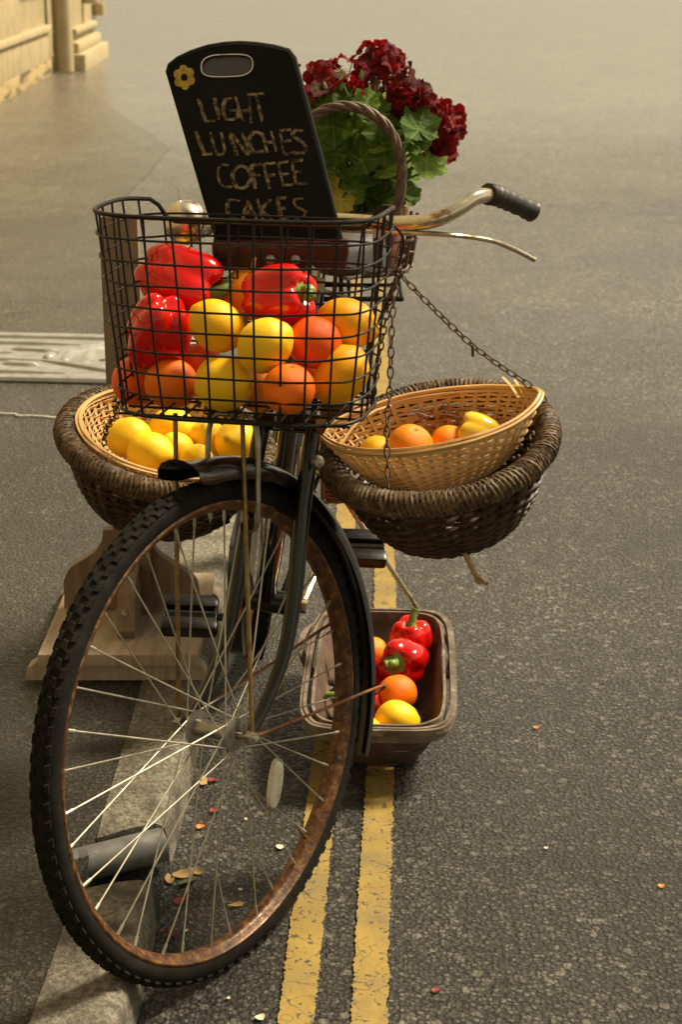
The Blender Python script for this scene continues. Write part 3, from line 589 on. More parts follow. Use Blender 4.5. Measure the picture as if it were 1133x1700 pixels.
# cranks and pedals
LP, RP = at(315, 1022, Y=2.72), at(598, 910, Y=2.985)
def pedal(c, inner):
    e = bpy.data.objects.new('pedal', None); COL.objects.link(e); e.parent = bike
    ax = V(1, .05, -.06).normalized(); fr = V(0, -.80, -.36).normalized(); up = ax.cross(fr); fr = up.cross(ax); Mx = Matrix((ax, fr, up)).transposed()
    for s in (-1, 1):
        g = MB(); g.box(c + fr * s * .027, (.098, .030, .027), Mx, .008)
        P(g, 'rubber_block', 'pedal_rubber', e)
        for gx in (-.03, -.01, .01, .03):
            pass
    g = MB(); g.tube([c - ax * .045, c + ax * .062 * inner], .0075, 12); g.tube([c - ax * .045, c + ax * .045], .0095, 12); P(g, 'spindle', 'black_paint', e)
    for s in (-1, 1):
        g = MB(); g.box(c + ax * s * .0445, (.004, .078, .018), Mx, .0015); P(g, 'end_plate', 'black_paint', e, smooth=False)
    return c + ax * .062 * inner
for c, s in ((LP, -1), (RP, 1)):
    end = pedal(c, -s); b0 = BBp + RAX * s * .062
    g = MB(); g.tube([b0, end], [.0095, .0075], 10, flat=.7); g.tube([b0 - RAX * .012, b0 + RAX * .012], .014, 12); P(g, 'crank', 'chrome')
g = MB(); g.tube([BBp - RAX * .07, BBp + RAX * .07], .008, 10); P(g, 'crank_axle', 'steel')
g = MB(); g.revolve([(-.052, .075), (-.050, .092), (-.047, .092), (-.045, .075)], BBp, RAX, LN, 40); P(g, 'chainring', 'steel')
# chain guard: long black case on the left side of the picture
g = MB(); q = []
for k in range(13): a = math.pi * (.5 + k / 12); q.append(BBp + V(0, .1 * math.cos(a), .1 * math.sin(a)))
q = [BBp + V(0, 0, .105)] + [BBp + V(0, -.105 * math.sin(math.pi * k / 12), .105 * math.cos(math.pi * k / 12)) for k in range(1, 12)] + [BBp + V(0, 0, -.105), RA + V(0, .04, -.05), RA + V(0, .06, 0), RA + V(0, .04, .05)]
g.prism([p - RAX * .040 for p in q], -RAX, .024); P(g, 'chain_guard', 'black_paint')
# saddle, rear carrier, stand
g = MB(); sc_ = SC + V(.03, .06, .040); n = 18; v = []; prof = []
for i in range(n + 1):
    k = i / n; y = -.14 + .27 * k; hw = .018 + .098 * (1 / (1 + math.exp(-(k - .62) * 11))); zz = .012 * math.sin(k * math.pi) * -1 + (.02 * max(0, k - .7) / .3)
    if k > .93: hw *= 1 - (k - .93) * 3
    for j in range(11):
        a = math.pi * j / 10; v.append(sc_ + V(-hw * math.cos(a), y, zz + .030 * (math.sin(a) ** .6) - .05 * (1 - math.sin(a) ** .4) * (hw / .11)))
f = [[i * 11 + j, i * 11 + j + 1, (i + 1) * 11 + j + 1, (i + 1) * 11 + j] for i in range(n) for j in range(10)] + [list(range(11)), [n * 11 + j for j in range(11)]]
g.add(v, f); P(g, 'saddle', 'saddle')
g = MB(); g.tube([SC + V(.004, .012, .03), sc_ + V(0, .02, -.01)], .0125, 12); P(g, 'seat_post', 'steel')
for s in (-1, 1):
    g = MB(); g.tube(spline([sc_ + V(s * .07, .08, -.035), sc_ + V(s * .06, .085, -.06), sc_ + V(s * .03, 0, -.05)], 5), .005, 8); P(g, 'saddle_spring', 'steel')
RZ = .772
g = MB()
rkx = (-.085, -.035, .015, .065, .115); loop = [V(-.085, 3.16, RZ), V(.115, 3.16, RZ), V(.115, 3.60, RZ), V(-.085, 3.60, RZ)]
g.tube(loop + [loop[0]], .005, 8)
for x in rkx[1:4]: g.tube([V(x, 3.16, RZ), V(x, 3.60, RZ)], .004, 8)
for y in (3.3, 3.45): g.tube([V(-.085, y, RZ), V(.115, y, RZ)], .004, 8)
for s, x in ((-1, -.085), (1, .115)): g.tube([V(x, 3.40, RZ), RA + RAX * s * .066], .005, 8)
g.tube([V(.015, 3.16, RZ), SC + V(0, .01, -.02)], .005, 8); P(g, 'rear_carrier', 'black_paint')
g = MB(); ka = at(548, 792, Y=3.2); kb = at(692, 1008, Y=3.3); kd = (kb - ka); kf = ka + kd * ((ka.z - .006) / (ka.z - kb.z)); g.tube([ka, kf], .0055, 10); g.tube([ka, RA + RAX * .06 + V(0, -.02, .06)], .007, 8); P(g, 'prop_stand', 'chrome')
g = MB(); g.tube([kf - V(.012, 0, .002), kf + V(.012, .0, -.001)], .006, 8); P(g, 'stand_foot', 'rubber')

# reddish wicker pannier hung behind the frame
pn = thing('wicker_pannier', 'narrow reddish ribbed wicker pannier seen between the fork and the right hanging basket', 'pannier', (.0, 3.35, .45))
p0, p1 = at(534, 690, Y=3.14), at(563, 838, Y=3.14)
xa, xb, za, zb = p0.x, p1.x + .028, p1.z, p0.z + .12
g = MB(); g.box(((xa + xb) / 2, 3.30, (za + zb) / 2), (xb - xa - .01, .30, zb - za), None, .01); P(g, 'pannier_core', 'wicker_red', pn)
k = 0; z = za + .004
while z < zb:
    q = [V(xa, 3.145, z), V(xb, 3.145, z), V(xb, 3.455, z), V(xa, 3.455, z)]; qs = []
    for i in range(4):
        for j in range(6): qs.append(lerp(q[i], q[(i + 1) % 4], j / 6) + V(0, 0, .0008 * (-1) ** (j + k)))
    g = MB(); g.tube(qs, .0034, 5, closed=True); P(g, 'wicker_course', 'wicker_red', pn); z += .0082; k += 1
g = MB(); g.tube([V(.0, 3.2, zb), V(.0, 3.2, RZ + .006)], .005, 6); g.tube([V(.0, 3.42, zb), V(.0, 3.42, RZ + .006)], .005, 6); P(g, 'strap', 'leather', pn)

# ---------------------------------------------------------------- wire basket
BY = R_(13); hT = V(-math.sin(BY), -math.cos(BY), 0); hN = V(math.cos(BY), -math.sin(BY), 0)
WBC = V(-.130, 2.305, 0)
wb = thing('wire_basket', 'black wire handlebar basket heaped with peppers, lemons and oranges', 'wire basket', (WBC.x, WBC.y, .78))
WZ0, WZ1, WEX = .793, 1.068, 3.9
def wb_pt(th, k, z=None):
    a = lerp(.172, .1965, k); b = lerp(.104, .124, k); c_, s_ = math.cos(th), math.sin(th)
    u = a * math.copysign(abs(c_) ** (2 / WEX), c_); v_ = b * math.copysign(abs(s_) ** (2 / WEX), s_)
    return V(WBC.x, WBC.y, lerp(WZ0, WZ1, k) if z is None else z) + hN * u + hT * v_
ths = []; acc = 0; last = wb_pt(0, 1); tab = [(0, 0)]
for i in range(1, 1441):
    p = wb_pt(2 * math.pi * i / 1440, 1); acc += (p - last).length; last = p; tab.append((acc, 2 * math.pi * i / 1440))
def th_at(s):
    s %= acc; lo, hi = 0, len(tab) - 1
    while hi - lo > 1:
        mid = (lo + hi) // 2
        if tab[mid][0] <= s: lo = mid
        else: hi = mid
    return tab[lo][1]
def rim_k(th):
    """the rim drops along the back, where the handlebar passes"""
    s_ = math.sin(th); c_ = abs(math.cos(th))
    k = 1 - .045 * max(0, -s_)
    if s_ < 0 and c_ < .72: return k - .11 * min(1, (.72 - c_) / .14)
    return k
ring = [th_at(acc * i / 96) for i in range(96)]
g = MB(); g.tube([wb_pt(t_, rim_k(t_)) for t_ in ring], .0032, 8, closed=True); P(g, 'rim_wire', 'black_wire', wb)
NR = 9
for i in range(NR):
    k = i / NR
    jx = [noise.noise(V(t_ * 2.2, i * 7.3, 1)) * .0022 for t_ in ring]
    if k > .86:
        pass
    g = MB(); g.tube([wb_pt(t_, k) + V(0, 0, j) + (wb_pt(t_, k) - V(WBC.x, WBC.y, wb_pt(t_, k).z)).normalized() * .002 for t_, j in zip(ring, jx)], .00165 if i else .0026, 6, closed=True); P(g, 'hoop_wire', 'black_wire', wb)
NV = 30
for i in range(NV):
    t_ = th_at(acc * (i + .3) / NV); kt = rim_k(t_); jj = random.uniform(-.004, .004)
    pts = [wb_pt(t_, -.002)] + [wb_pt(t_, kt * j / 5) + hN * jj * math.sin(j / 5 * 3.14) for j in range(1, 6)]
    g = MB(); g.tube(pts, .00165, 6); P(g, 'upright_wire', 'black_wire', wb)
for i in range(-4, 5):
    u = i * .034; q = [V(WBC.x, WBC.y, WZ0) + hN * u + hT * v_ for v_ in (-.1, .1)]
    g = MB(); g.tube(q, .0018, 6); P(g, 'floor_wire', 'black_wire', wb)
for i in range(-2, 3):
    u = i * .04; q = [V(WBC.x, WBC.y, WZ0 - .0035) + hN * v_ + hT * u for v_ in (-.165, .165)]
    g = MB(); g.tube(q, .0018, 6); P(g, 'floor_wire', 'black_wire', wb)
p = V(WBC.x, WBC.y, 1.0) + hN * .16 - hT * .118
g = MB(); g.strip([p + V(0, 0, -.03), p + V(0, .012, .01), p + V(.0, .10, .015)], [V(0, -1, 0), V(0, -1, .5), V(0, 0, 1)], .014, .003); P(g, 'mounting_strap', 'leather', wb)
g = MB(); p = V(WBC.x, WBC.y, .83) + hN * .05 - hT * .112; g.tube([p, H0 + AXD * .05], .005, 8); P(g, 'support_bracket', 'black_wire', wb)

# leather roll and chalkboard
lb = thing('leather_bag', 'reddish brown leather tool roll with two metal studs under the chalkboard', 'leather bag', (-.09, 2.465, .93))
zt, zb_ = at(467, 395, Y=2.465).z, at(467, 449, Y=2.465).z; c = V(-.088, 2.464, (zt + zb_) / 2); g = MB(); g.box(c, (.198, .034, zt - zb_), None, .014)
for v_ in g.v: v_ += V(0, 0, 0)
P(g, 'bag_body', 'leather', lb)
g = MB(); g.box(c + V(0, -.003, .009), (.201, .036, (zt - zb_) * .62), None, .010); P(g, 'bag_flap', 'leather', lb)
for px in (449, 491):
    p = at(px, 431, Y=2.446); g = MB(); g.revolve([(-.004, .0085), (.004, .008), (.007, .005), (.008, 0)], p, V(0, -1, .1), V(1, 0, 0), 14, closed=False); P(g, 'stud', 'steel', lb)
g = MB(); g.tube(spline([c + V(.05, .012, .0), c + V(.06, .035, .015), HC + V(-.02, .012, -.004)], 4), .006, 8); g.tube(spline([c + V(-.06, .012, .0), c + V(-.05, .05, .015), HC - n0 * .10 + V(0, .0, -.004)], 4), .006, 8); P(g, 'bag_strap', 'leather', lb)

bd = thing('chalkboard', 'tilted blackboard menu chalked LIGHT LUNCHES COFFEE CAKES with an arched top', 'chalkboard', (-.09, 2.46, .995))
q0, q1, q2 = at(352, 360, Y=2.458), at(560, 368, Y=2.458), at(280, 112, Y=2.50)
bn = (q1 - q0).cross(q2 - q0).normalized()
if bn.y > 0: bn = -bn
def onb(px, py, lift=0):
    d = at(px, py, Y=1.0) - V(0, 0, CAM_H); o = V(0, 0, CAM_H); k = (q0 - o).dot(bn) / d.dot(bn); return o + d * k + bn * lift
outer_px = [(362, 397), (567, 397)] + [(484 + (567 - 484) * k, 90 + (397 - 90) * k) for k in (.5, .02)] + [(478, 86), (455, 80), (425, 75.5), (398, 74), (372, 75.5), (345, 80), (318, 89), (297, 99), (283, 110), (281, 116)]
hole_px = [(377 + 43 * math.copysign(abs(math.cos(a)) ** .55, math.cos(a)), 109 + 18.5 * math.copysign(abs(math.sin(a)) ** .8, math.sin(a)) - .06 * 43 * math.cos(a)) for a in [2 * math.pi * k / 28 for k in range(28)]]
outer = [onb(*p) for p in outer_px]; hole = [onb(*p) for p in hole_px]
TH = .011; bk = -bn * TH; no, nh = len(outer), len(hole)
tri = tessellate_polygon([outer, hole]); vs = outer + hole; n = no + nh
g = MB(); g.add(vs + [p + bk for p in vs], [list(t_) for t_ in tri] + [[i + n for i in t_][::-1] for t_ in tri] + [[i, (i + 1) % no, (i + 1) % no + n, i + n] for i in range(no)] + [[no + i, no + (i + 1) % nh, no + (i + 1) % nh + n, no + i + n] for i in range(nh)])
P(g, 'board_panel', 'board', bd, smooth=False)
g = MB(); g.tube([onb(*p) + bk * .5 for p in outer_px], .0062, 8, closed=True, flat=1); P(g, 'board_edge', 'board', bd)
g = MB(); ctr = sum(hole, V(0, 0, 0)) / nh; g.prism([ctr + (p - ctr) * 1.25 + bk * 1.02 for p in hole], -bn, .002); P(g, 'handle_backing', 'board_edge', bd, smooth=False)
g = MB(); g.tube([p + bn * .0006 for p in hole], .0014, 6, closed=True); P(g, 'handle_rim', 'chrome', bd)
T = {   # strokes in a 2.266x crop of the photograph whose corner is (150, 50)
 'L': [[(405, 258), (430, 345), (470, 340)]], 'I': [[(462, 255), (485, 338)]], 'G': [[(525, 258), (505, 262), (497, 300), (510, 335), (550, 330), (548, 302), (525, 304)]],
 'H': [[(545, 250), (575, 345)], [(598, 245), (607, 350)], [(562, 305), (605, 300)]], 'T': [[(590, 243), (655, 238)], [(622, 243), (650, 345)]],
 'L2': [[(397, 380), (425, 470), (462, 462)]], 'U': [[(452, 385), (468, 448), (484, 470), (505, 455), (492, 385)]], 'N': [[(548, 470), (526, 390), (592, 468), (572, 386)]],
 'C': [[(645, 392), (612, 386), (596, 420), (613, 458), (652, 455)]], 'H2': [[(645, 385), (667, 462)], [(681, 380), (700, 458)], [(656, 425), (690, 420)]],
 'E': [[(712, 378), (730, 468), (772, 460)], [(712, 378), (756, 375)], [(722, 420), (756, 415)]], 'S': [[(797, 378), (768, 379), (758, 397), (788, 416), (808, 440), (795, 462), (762, 462)]],
 'C2': [[(522, 508), (490, 510), (480, 542), (494, 583), (532, 590)]], 'O': [[(567, 512), (545, 520), (533, 552), (548, 588), (580, 592), (602, 560), (590, 522), (567, 512)]],
 'F': [[(602, 510), (622, 598)], [(602, 510), (645, 505)], [(611, 550), (640, 546)]], 'F2': [[(652, 503), (674, 598)], [(652, 503), (696, 500)], [(662, 548), (694, 545)]],
 'E2': [[(706, 500), (726, 585), (766, 580)], [(706, 500), (746, 495)], [(715, 543), (746, 540)]], 'E3': [[(757, 492), (777, 580), (816, 575)], [(757, 492), (800, 490)], [(766, 535), (796, 532)]],
 'C3': [[(556, 642), (522, 640), (513, 670), (525, 702), (562, 715)]], 'A': [[(574, 717), (590, 640), (627, 715)], [(582, 687), (613, 682)]], 'K': [[(628, 635), (650, 717)], [(676, 635), (640, 676), (687, 715)]],
 'E4': [[(700, 635), (716, 711), (748, 705)], [(700, 635), (737, 630)], [(708, 672), (736, 668)]], 'S2': [[(802, 632), (768, 640), (776, 663), (810, 681), (800, 705), (765, 706)]]}
cp = lambda x, y: (150 + x / 2.266, 50 + y / 2.266)
for key, strokes in T.items():
    g = MB()
    for st_ in strokes:
        ps = [V(*cp(*p), 0) for p in st_]
        if len(ps) > 3: ps = spline(ps, 5)
        elif len(ps) == 3: ps = [lerp(ps[0], ps[1], k / 5) for k in range(6)] + [lerp(ps[1], ps[2], k / 4) for k in range(1, 5)]
        else: ps = [lerp(ps[0], ps[1], k / 6) for k in range(7)]
        pts = [onb(p.x + random.uniform(-.7, .7), p.y + random.uniform(-.7, .7), .0007) for p in ps]
        g.strip(pts, [bn] * len(pts), .0040 + random.uniform(-.0006, .0008), .0006)
        if random.random() < .6: g.strip([p + (q1 - q0).normalized() * .0026 + bn * .0003 for p in pts[:-1]], [bn] * (len(pts) - 1), .0028, .0005)
    P(g, 'chalk_letter', 'chalk', bd, smooth=False)
for k in range(6):
    a = k * math.pi / 3 + .4; x, y = 306 + 11.5 * math.cos(a), 128.5 + 13 * math.sin(a)
    pts = [onb(x + 7.2 * math.cos(b), y + 8 * math.sin(b), .0005) for b in [2 * math.pi * j / 14 for j in range(14)]]
    g = MB(); g.prism(pts, bn, .0006 + k * .00004); P(g, 'chalk_petal', 'chalk_y', bd, smooth=False)
g = MB(); g.prism([onb(306 + 5.5 * math.cos(b), 128.5 + 6 * math.sin(b), .0012) for b in [2 * math.pi * j / 14 for j in range(14)]], bn, .0005); P(g, 'chalk_flower_centre', 'board', bd, smooth=False)

# ---------------------------------------------------------------- fruit
def lemon_mesh(m, seed, nip=1.0, el=1.18):
    g = MB(); rnd = random.Random(seed); NU, NS = 30, 32; v = []; f = []
    ph = rnd.uniform(0, 6); asym = rnd.uniform(-.06, .06)
    for i in range(NU + 1):
        a = math.pi * i / NU; s_ = math.sin(a) ** .88; z = el * math.cos(a)
        r = s_ * (1 + asym * math.cos(a))
        tip = math.exp(-(math.sin(a) / .30) ** 2)
        z += (.20 * nip * tip if a < 1.57 else -.07 * tip)
        if a < 1.57: r *= 1 + .02 * tip
        for k in range(NS):
            t_ = 2 * math.pi * k / NS; p = V(r * math.cos(t_), r * math.sin(t_), z)
            p *= 1 + .035 * noise.noise(p * 1.3 + V(seed * 3.1, 0, 0)) + .012 * noise.noise(p * 4 + V(0, seed, 0))
            v.append(p)
    for i in range(NU):
        for k in range(NS): f.append([i * NS + k, i * NS + (k + 1) % NS, (i + 1) * NS + (k + 1) % NS, (i + 1) * NS + k])
    return raw_mesh(g.add(v, f), 'lemon_skin', m)
def orange_mesh(m, seed):
    g = MB(); NU, NS = 28, 32; v = []; f = []
    for i in range(NU + 1):
        a = math.pi * i / NU; r = math.sin(a); z = .94 * math.cos(a)
        z -= .09 * math.exp(-(r / .13) ** 2) * (1 if a < 1.57 else -.5)
        for k in range(NS):
            t_ = 2 * math.pi * k / NS; rr = r * (1 + .012 * math.cos(8 * t_) * math.exp(-(r / .3) ** 2)); p = V(rr * math.cos(t_), rr * math.sin(t_), z)
            p *= 1 + .025 * noise.noise(p * 1.2 + V(seed * 2.7, 0, 0)); v.append(p)
    for i in range(NU):
        for k in range(NS): f.append([i * NS + k, i * NS + (k + 1) % NS, (i + 1) * NS + (k + 1) % NS, (i + 1) * NS + k])
    return raw_mesh(g.add(v, f), 'orange_skin', m)
def pepper_mesh(m, seed, lobes=4, ln=1.25):
    g = MB(); rnd = random.Random(seed); NU, NS = 36, 48; v = []; f = []; ph = rnd.uniform(0, 6)
    lob = [rnd.uniform(.85, 1.15) for _ in range(lobes)]
    for i in range(NU + 1):
        u = i / NU; a = math.pi * u
        r = math.sin(a) ** .62 * (1.02 - .26 * u ** 1.6); z = ln * (math.copysign(abs(math.cos(a)) ** .85, math.cos(a)))
        for k in range(NS):
            t_ = 2 * math.pi * k / NS; q = (math.cos(lobes * t_ / 1 + ph + .3 * math.sin(t_ + ph))); crease = 1 - abs(math.sin((lobes * t_ + ph + .3 * math.sin(t_ + ph)) / 2)) ** .7 * 0
            w_ = .5 + .5 * q; li = lob[int(((t_ * lobes + ph) / (2 * math.pi) + .5)) % lobes]
            amp = .25 * (.5 + .6 * abs(math.cos(a)))
            rr = r * (1 - amp * (1 - w_ ** .55)) * (1 + .06 * (li - 1))
            zz = z - (.42 * math.exp(-(rr / .38) ** 2) if u < .5 else 0) + (.30 * math.exp(-(rr / .30) ** 2) if u > .5 else 0) + (.10 * (w_ - .5) * li * math.sin(a) ** .5 * (1 if u < .5 else -1.4)) * abs(math.cos(a))
            p = V(rr * math.cos(t_), rr * math.sin(t_), zz); p *= 1 + .05 * noise.noise(p * .9 + V(seed * 1.9, 2, 0)); v.append(p)
    for i in range(NU):
        for k in range(NS): f.append([i * NS + k, i * NS + (k + 1) % NS, (i + 1) * NS + (k + 1) % NS, (i + 1) * NS + k])
    return raw_mesh(g.add(v, f), 'pepper_skin', m)
def stem_mesh(seed, bend=.5, ln=.75):
    g = MB(); pts = [V(0, 0, .70), V(0, 0, .80), V(.02, 0, .92), V(.08 + bend * .15, .02, 1.12), V(.12 + bend * .45, .04, .95 + ln * .55), V(.15 + bend * .8, .05, .95 + ln * .8)]
    ps = spline(pts, 5); n = len(ps); g.tube(ps, [lerp(.34, .17, min(1, i / n * 2.4)) * (1 + .25 * max(0, i / n - .8) * 3) * (.65 if i == 0 else 1) for i in range(n)], 10)
    pts = []
    for k in range(20): pts.append(V(0, 0, 0))
    vv = [V(0, 0, .86)] + [V((.42 + .06 * math.cos(5 * a)) * math.cos(a), (.42 + .06 * math.cos(5 * a)) * math.sin(a), .80 + .015 * math.cos(5 * a)) for a in [2 * math.pi * k / 20 for k in range(20)]]
    g.add(vv, [[0, 1 + k, 1 + (k + 1) % 20] for k in range(20)])
    return raw_mesh(g, 'pepper_stem', M['pepper_stem'])
LM = [lemon_mesh(M['lemon'][i % 3], 3 + i, nip=(1, .6, 1.2, .8)[i % 4], el=(1.16, 1.08, 1.22)[i % 3]) for i in range(6)]
OM = [orange_mesh(M['orange'][i % 3], 30 + i) for i in range(3)]
PM = [pepper_mesh(M['pepper'][0], 50, 4, 1.10), pepper_mesh(M['pepper'][0], 51, 4, 1.16), pepper_mesh(M['pepper'][1], 52, 4, 1.0), pepper_mesh(M['pepper_yellow'], 53, 3, 1.1)]
SM = [stem_mesh(1, 1.0, .35), stem_mesh(2, .25, .6), stem_mesh(3, -.5, .3)]
SRC = {'lemon': LM, 'orange': OM, 'pepper': PM}
def fruit(kind, idx, px, py, Y, r, axis, label, group, stem=None, roll=0, squash=1, flip=None):
    c = at(px, py, Y=Y); R3 = (frame(Vector(axis)) @ Matrix.Rotation(roll, 3, 'Z')).to_4x4()
    Mx = Matrix.Translation(c) @ R3 @ Matrix.Diagonal((r, r, r * squash, 1))
    nm = {'lemon': 'lemon', 'orange': 'orange', 'pepper': 'bell_pepper'}[kind]
    if stem is None:
        o = bpy.data.objects.new(nm, SRC[kind][idx]); COL.objects.link(o); o.matrix_world = Mx; tag(o, label, 'pepper' if kind == 'pepper' else kind, group); return o
    o = bpy.data.objects.new(nm, None); COL.objects.link(o); o.matrix_world = Mx; tag(o, label, 'pepper', group)
    for me, q in ((SRC[kind][idx], 'pepper_body'), (SM[stem], 'pepper_stem')):
        b = bpy.data.objects.new(q, me); COL.objects.link(b); b.parent = o
    return o
GW = 'fruit and peppers in the wire basket'
fruit('pepper', 1, 300, 467, 2.43, .056, (.93, -.35, -.28), 'large red pepper lying at the top left of the wire basket, stem to the right', GW, 0, .5)
fruit('pepper', 0, 263, 550, 2.355, .051, (-.35, .35, -.85), 'red pepper at the left of the wire basket above two oranges', GW, 1, 1.2)
fruit('pepper', 0, 462, 492, 2.335, .049, (.83, -.5, .25), 'red pepper at the top right of the wire basket with a green stem in view', GW, 2, 1.4)
fruit('orange', 2, 410, 488, 2.45, .039, (.1, -.8, .55), 'orange showing between the two top red peppers in the wire basket', GW)
fruit('lemon', 0, 360, 541, 2.305, .0355, (-.55, .2, .35), 'lemon in the middle of the wire basket, left of the one with its tip up', GW, squash=.95)
fruit('lemon', 1, 441, 573, 2.255, .0365, (.75, -.1, .62), 'lemon with its tip pointing up right in the middle of the wire basket', GW)
fruit('orange', 1, 522, 569, 2.29, .0385, (.2, .3, .9), 'orange below the top right pepper, between two lemons in the wire basket', GW)
fruit('lemon', 2, 576, 536, 2.335, .0345, (.85, -.2, -.25), 'lemon highest at the right end of the wire basket', GW)
fruit('orange', 1, 228, 632, 2.385, .0375, (-.1, -.6, .75), 'orange in the bottom left corner of the wire basket', GW)
fruit('orange', 0, 284, 637, 2.335, .0385, (.1, .3, .9), 'orange at the bottom of the wire basket under the left red pepper', GW)
fruit('lemon', 4, 372, 637, 2.275, .0395, (.78, -.55, .05), 'large lemon at the bottom middle of the wire basket', GW, squash=.95)
fruit('orange', 0, 480, 646, 2.215, .036, (.1, -.1, .95), 'orange at the bottom of the wire basket nearest the head tube', GW)
fruit('lemon', 5, 566, 623, 2.275, .0355, (.55, .1, .75), 'lemon in the bottom right corner of the wire basket', GW)
fruit('orange', 1, 330, 610, 2.42, .038, (0, .2, .9), 'orange deep in the wire basket glimpsed under the left red pepper', GW)
fruit('lemon', 5, 262, 605, 2.455, .035, (.6, .2, .5), 'lemon at the back left of the wire basket behind the corner oranges', GW)
fruit('orange', 1, 520, 622, 2.395, .037, (0, .2, .9), 'orange low at the back right of the wire basket', GW)
fruit('orange', 2, 432, 645, 2.345, .037, (0, .2, .9), 'orange half hidden behind the bottom middle fruit of the wire basket', GW)

# ---------------------------------------------------------------- woven hanging baskets
def weave(parent, M4, shape, prof, nst, ncr, matn, amp, mode, wid, th, nm_st, nm_wv, u0=0., u1=1., lift=None, seed=0, gap=1, skip=None, stuff=True):
    pr = spline([V(r, 0, z) for r, z in prof], 12)
    cum = [0]
    for a, b in zip(pr, pr[1:]): cum.append(cum[-1] + (b - a).length)
    def at_u(u):
        s = u * cum[-1]
        for i in range(len(pr) - 1):
            if cum[i + 1] >= s: return lerp(pr[i], pr[i + 1], (s - cum[i]) / max(1e-9, cum[i + 1] - cum[i]))
        return pr[-1]
    def pt(t_, u, off=0):
        q = at_u(min(max(u, 0), 1)); x, y = shape(t_); z = q.z + (lift(t_, u) if lift else 0)
        d = V(x, y, 0).normalized(); loc = V(x * q.x, y * q.x, z) + d * off
        return M4 @ loc
    R3 = M4.to_3x3()
    def nr(t_): x, y = shape(t_); return (R3 @ V(x, y, .25 * abs(x + y))).normalized()
    g = MB()
    for k in range(nst):
        t_ = 2 * math.pi * k / nst; pts = [pt(t_, lerp(u0, u1, j / 14)) for j in range(15)]
        if mode == 'tube': g.tube(pts, wid * .55, 5)
        else: g.strip(pts, [nr(t_)] * 15, wid * 1.15, th)
    P(g, nm_st, matn, parent)
    g = MB(); rnd = random.Random(seed); sub = 4
    for c_ in range(ncr):
        u = lerp(u0, u1, (c_ + .5) / ncr)
        if skip and skip(u): continue
        pts = []; ns = []
        for k in range(nst * sub):
            t_ = 2 * math.pi * k / (nst * sub); ph = math.cos(math.pi * k / sub + math.pi * (c_ // gap))
            jit = noise.noise(V(t_ * 3, c_ * 1.7 + seed, 0)) * .18 / ncr
            pts.append(pt(t_, u + jit, amp * ph)); ns.append(nr(t_))
        wv = wid * rnd.uniform(.8, 1.1)
        if mode == 'tube': g.tube(pts, wv / 2, 5, closed=True)
        else: g.strip(pts, ns, wv, th, closed=True)
    o = P(g, nm_wv, matn, parent)
    if stuff: o['kind'] = 'stuff'
    return pt
def rope_rim(parent, M4, shape, R, minor, cords, turns, cr, z=0, matn='rope_dark', name='rope_rim'):
    g = MB(); n = 60
    g.tube([M4 @ V(shape(2 * math.pi * k / n)[0] * R, shape(2 * math.pi * k / n)[1] * R, z) for k in range(n)], minor * .86, 10, closed=True)
    for c_ in range(cords):
        pts = []; m = int(abs(turns) * 11)
        for k in range(m):
            t_ = 2 * math.pi * k / m; x, y = shape(t_); d = V(x, y, 0).normalized(); a = turns * t_ + 2 * math.pi * c_ / cords
            rr = minor * (1 + .10 * noise.noise(V(t_ * 8, c_, 3)))
            pts.append(M4 @ (V(x * R, y * R, z) + d * rr * math.cos(a) + V(0, 0, 1) * rr * math.sin(a)))
        g.tube(pts, cr, 5, closed=True)
    o = P(g, name, matn, parent); return o
def round_(b): return lambda t_: (math.cos(t_), b * math.sin(t_))
DP = [(.12, -1), (.45, -.98), (.66, -.86), (.83, -.58), (.94, -.28), (1, 0)]
def basket_frame(c, roll, tilt, yaw=0):
    x = V(math.cos(roll) * math.cos(yaw), math.cos(roll) * math.sin(yaw), math.sin(roll))
    z = V(0, -math.sin(tilt), math.cos(tilt)); z = (z - x * z.dot(x)).normalized(); y = z.cross(x)
    m = Matrix((x, y, z)).transposed().to_4x4(); m.translation = c; return m
def hang_basket(label, c, roll, tilt, R, H, b=1):
    o = thing('hanging_basket', label, 'basket', (c.x, c.y, c.z - H), 'dark wicker baskets hung on chains beside the wheel')
    M4 = basket_frame(c, roll, tilt)
    prof = [(r, z * H) for r, z in DP]; sh = lambda t_: (R * math.cos(t_), R * b * math.sin(t_))
    weave(o, M4, sh, prof, 30, 38, 'wicker_dark', .0040, 'tube', .0082, .004, 'upright_stakes', 'woven_withies', .0, .97, seed=int(c.x * 100))
    rope_rim(o, M4, lambda t_: (math.cos(t_), b * math.sin(t_)), R * 1.03, .0160, 5, 34, .0034, .004); rope_rim(o, M4, lambda t_: (math.cos(t_), b * math.sin(t_)), R * 1.03, .0172, 4, -34, .0030, .004, name='rope_binding')
    return o, M4
RB, RBM = hang_basket('dark wicker basket with rope rim hanging on chains right of the bicycle', at(730, 742, Y=2.40), R_(10.5), R_(15), .158, .145, .95)
LB, LBM = hang_basket('dark wicker basket with rope rim behind the front wheel on the left', at(277, 737, Y=2.64), R_(-11.5), R_(13), .160, .135, .95)
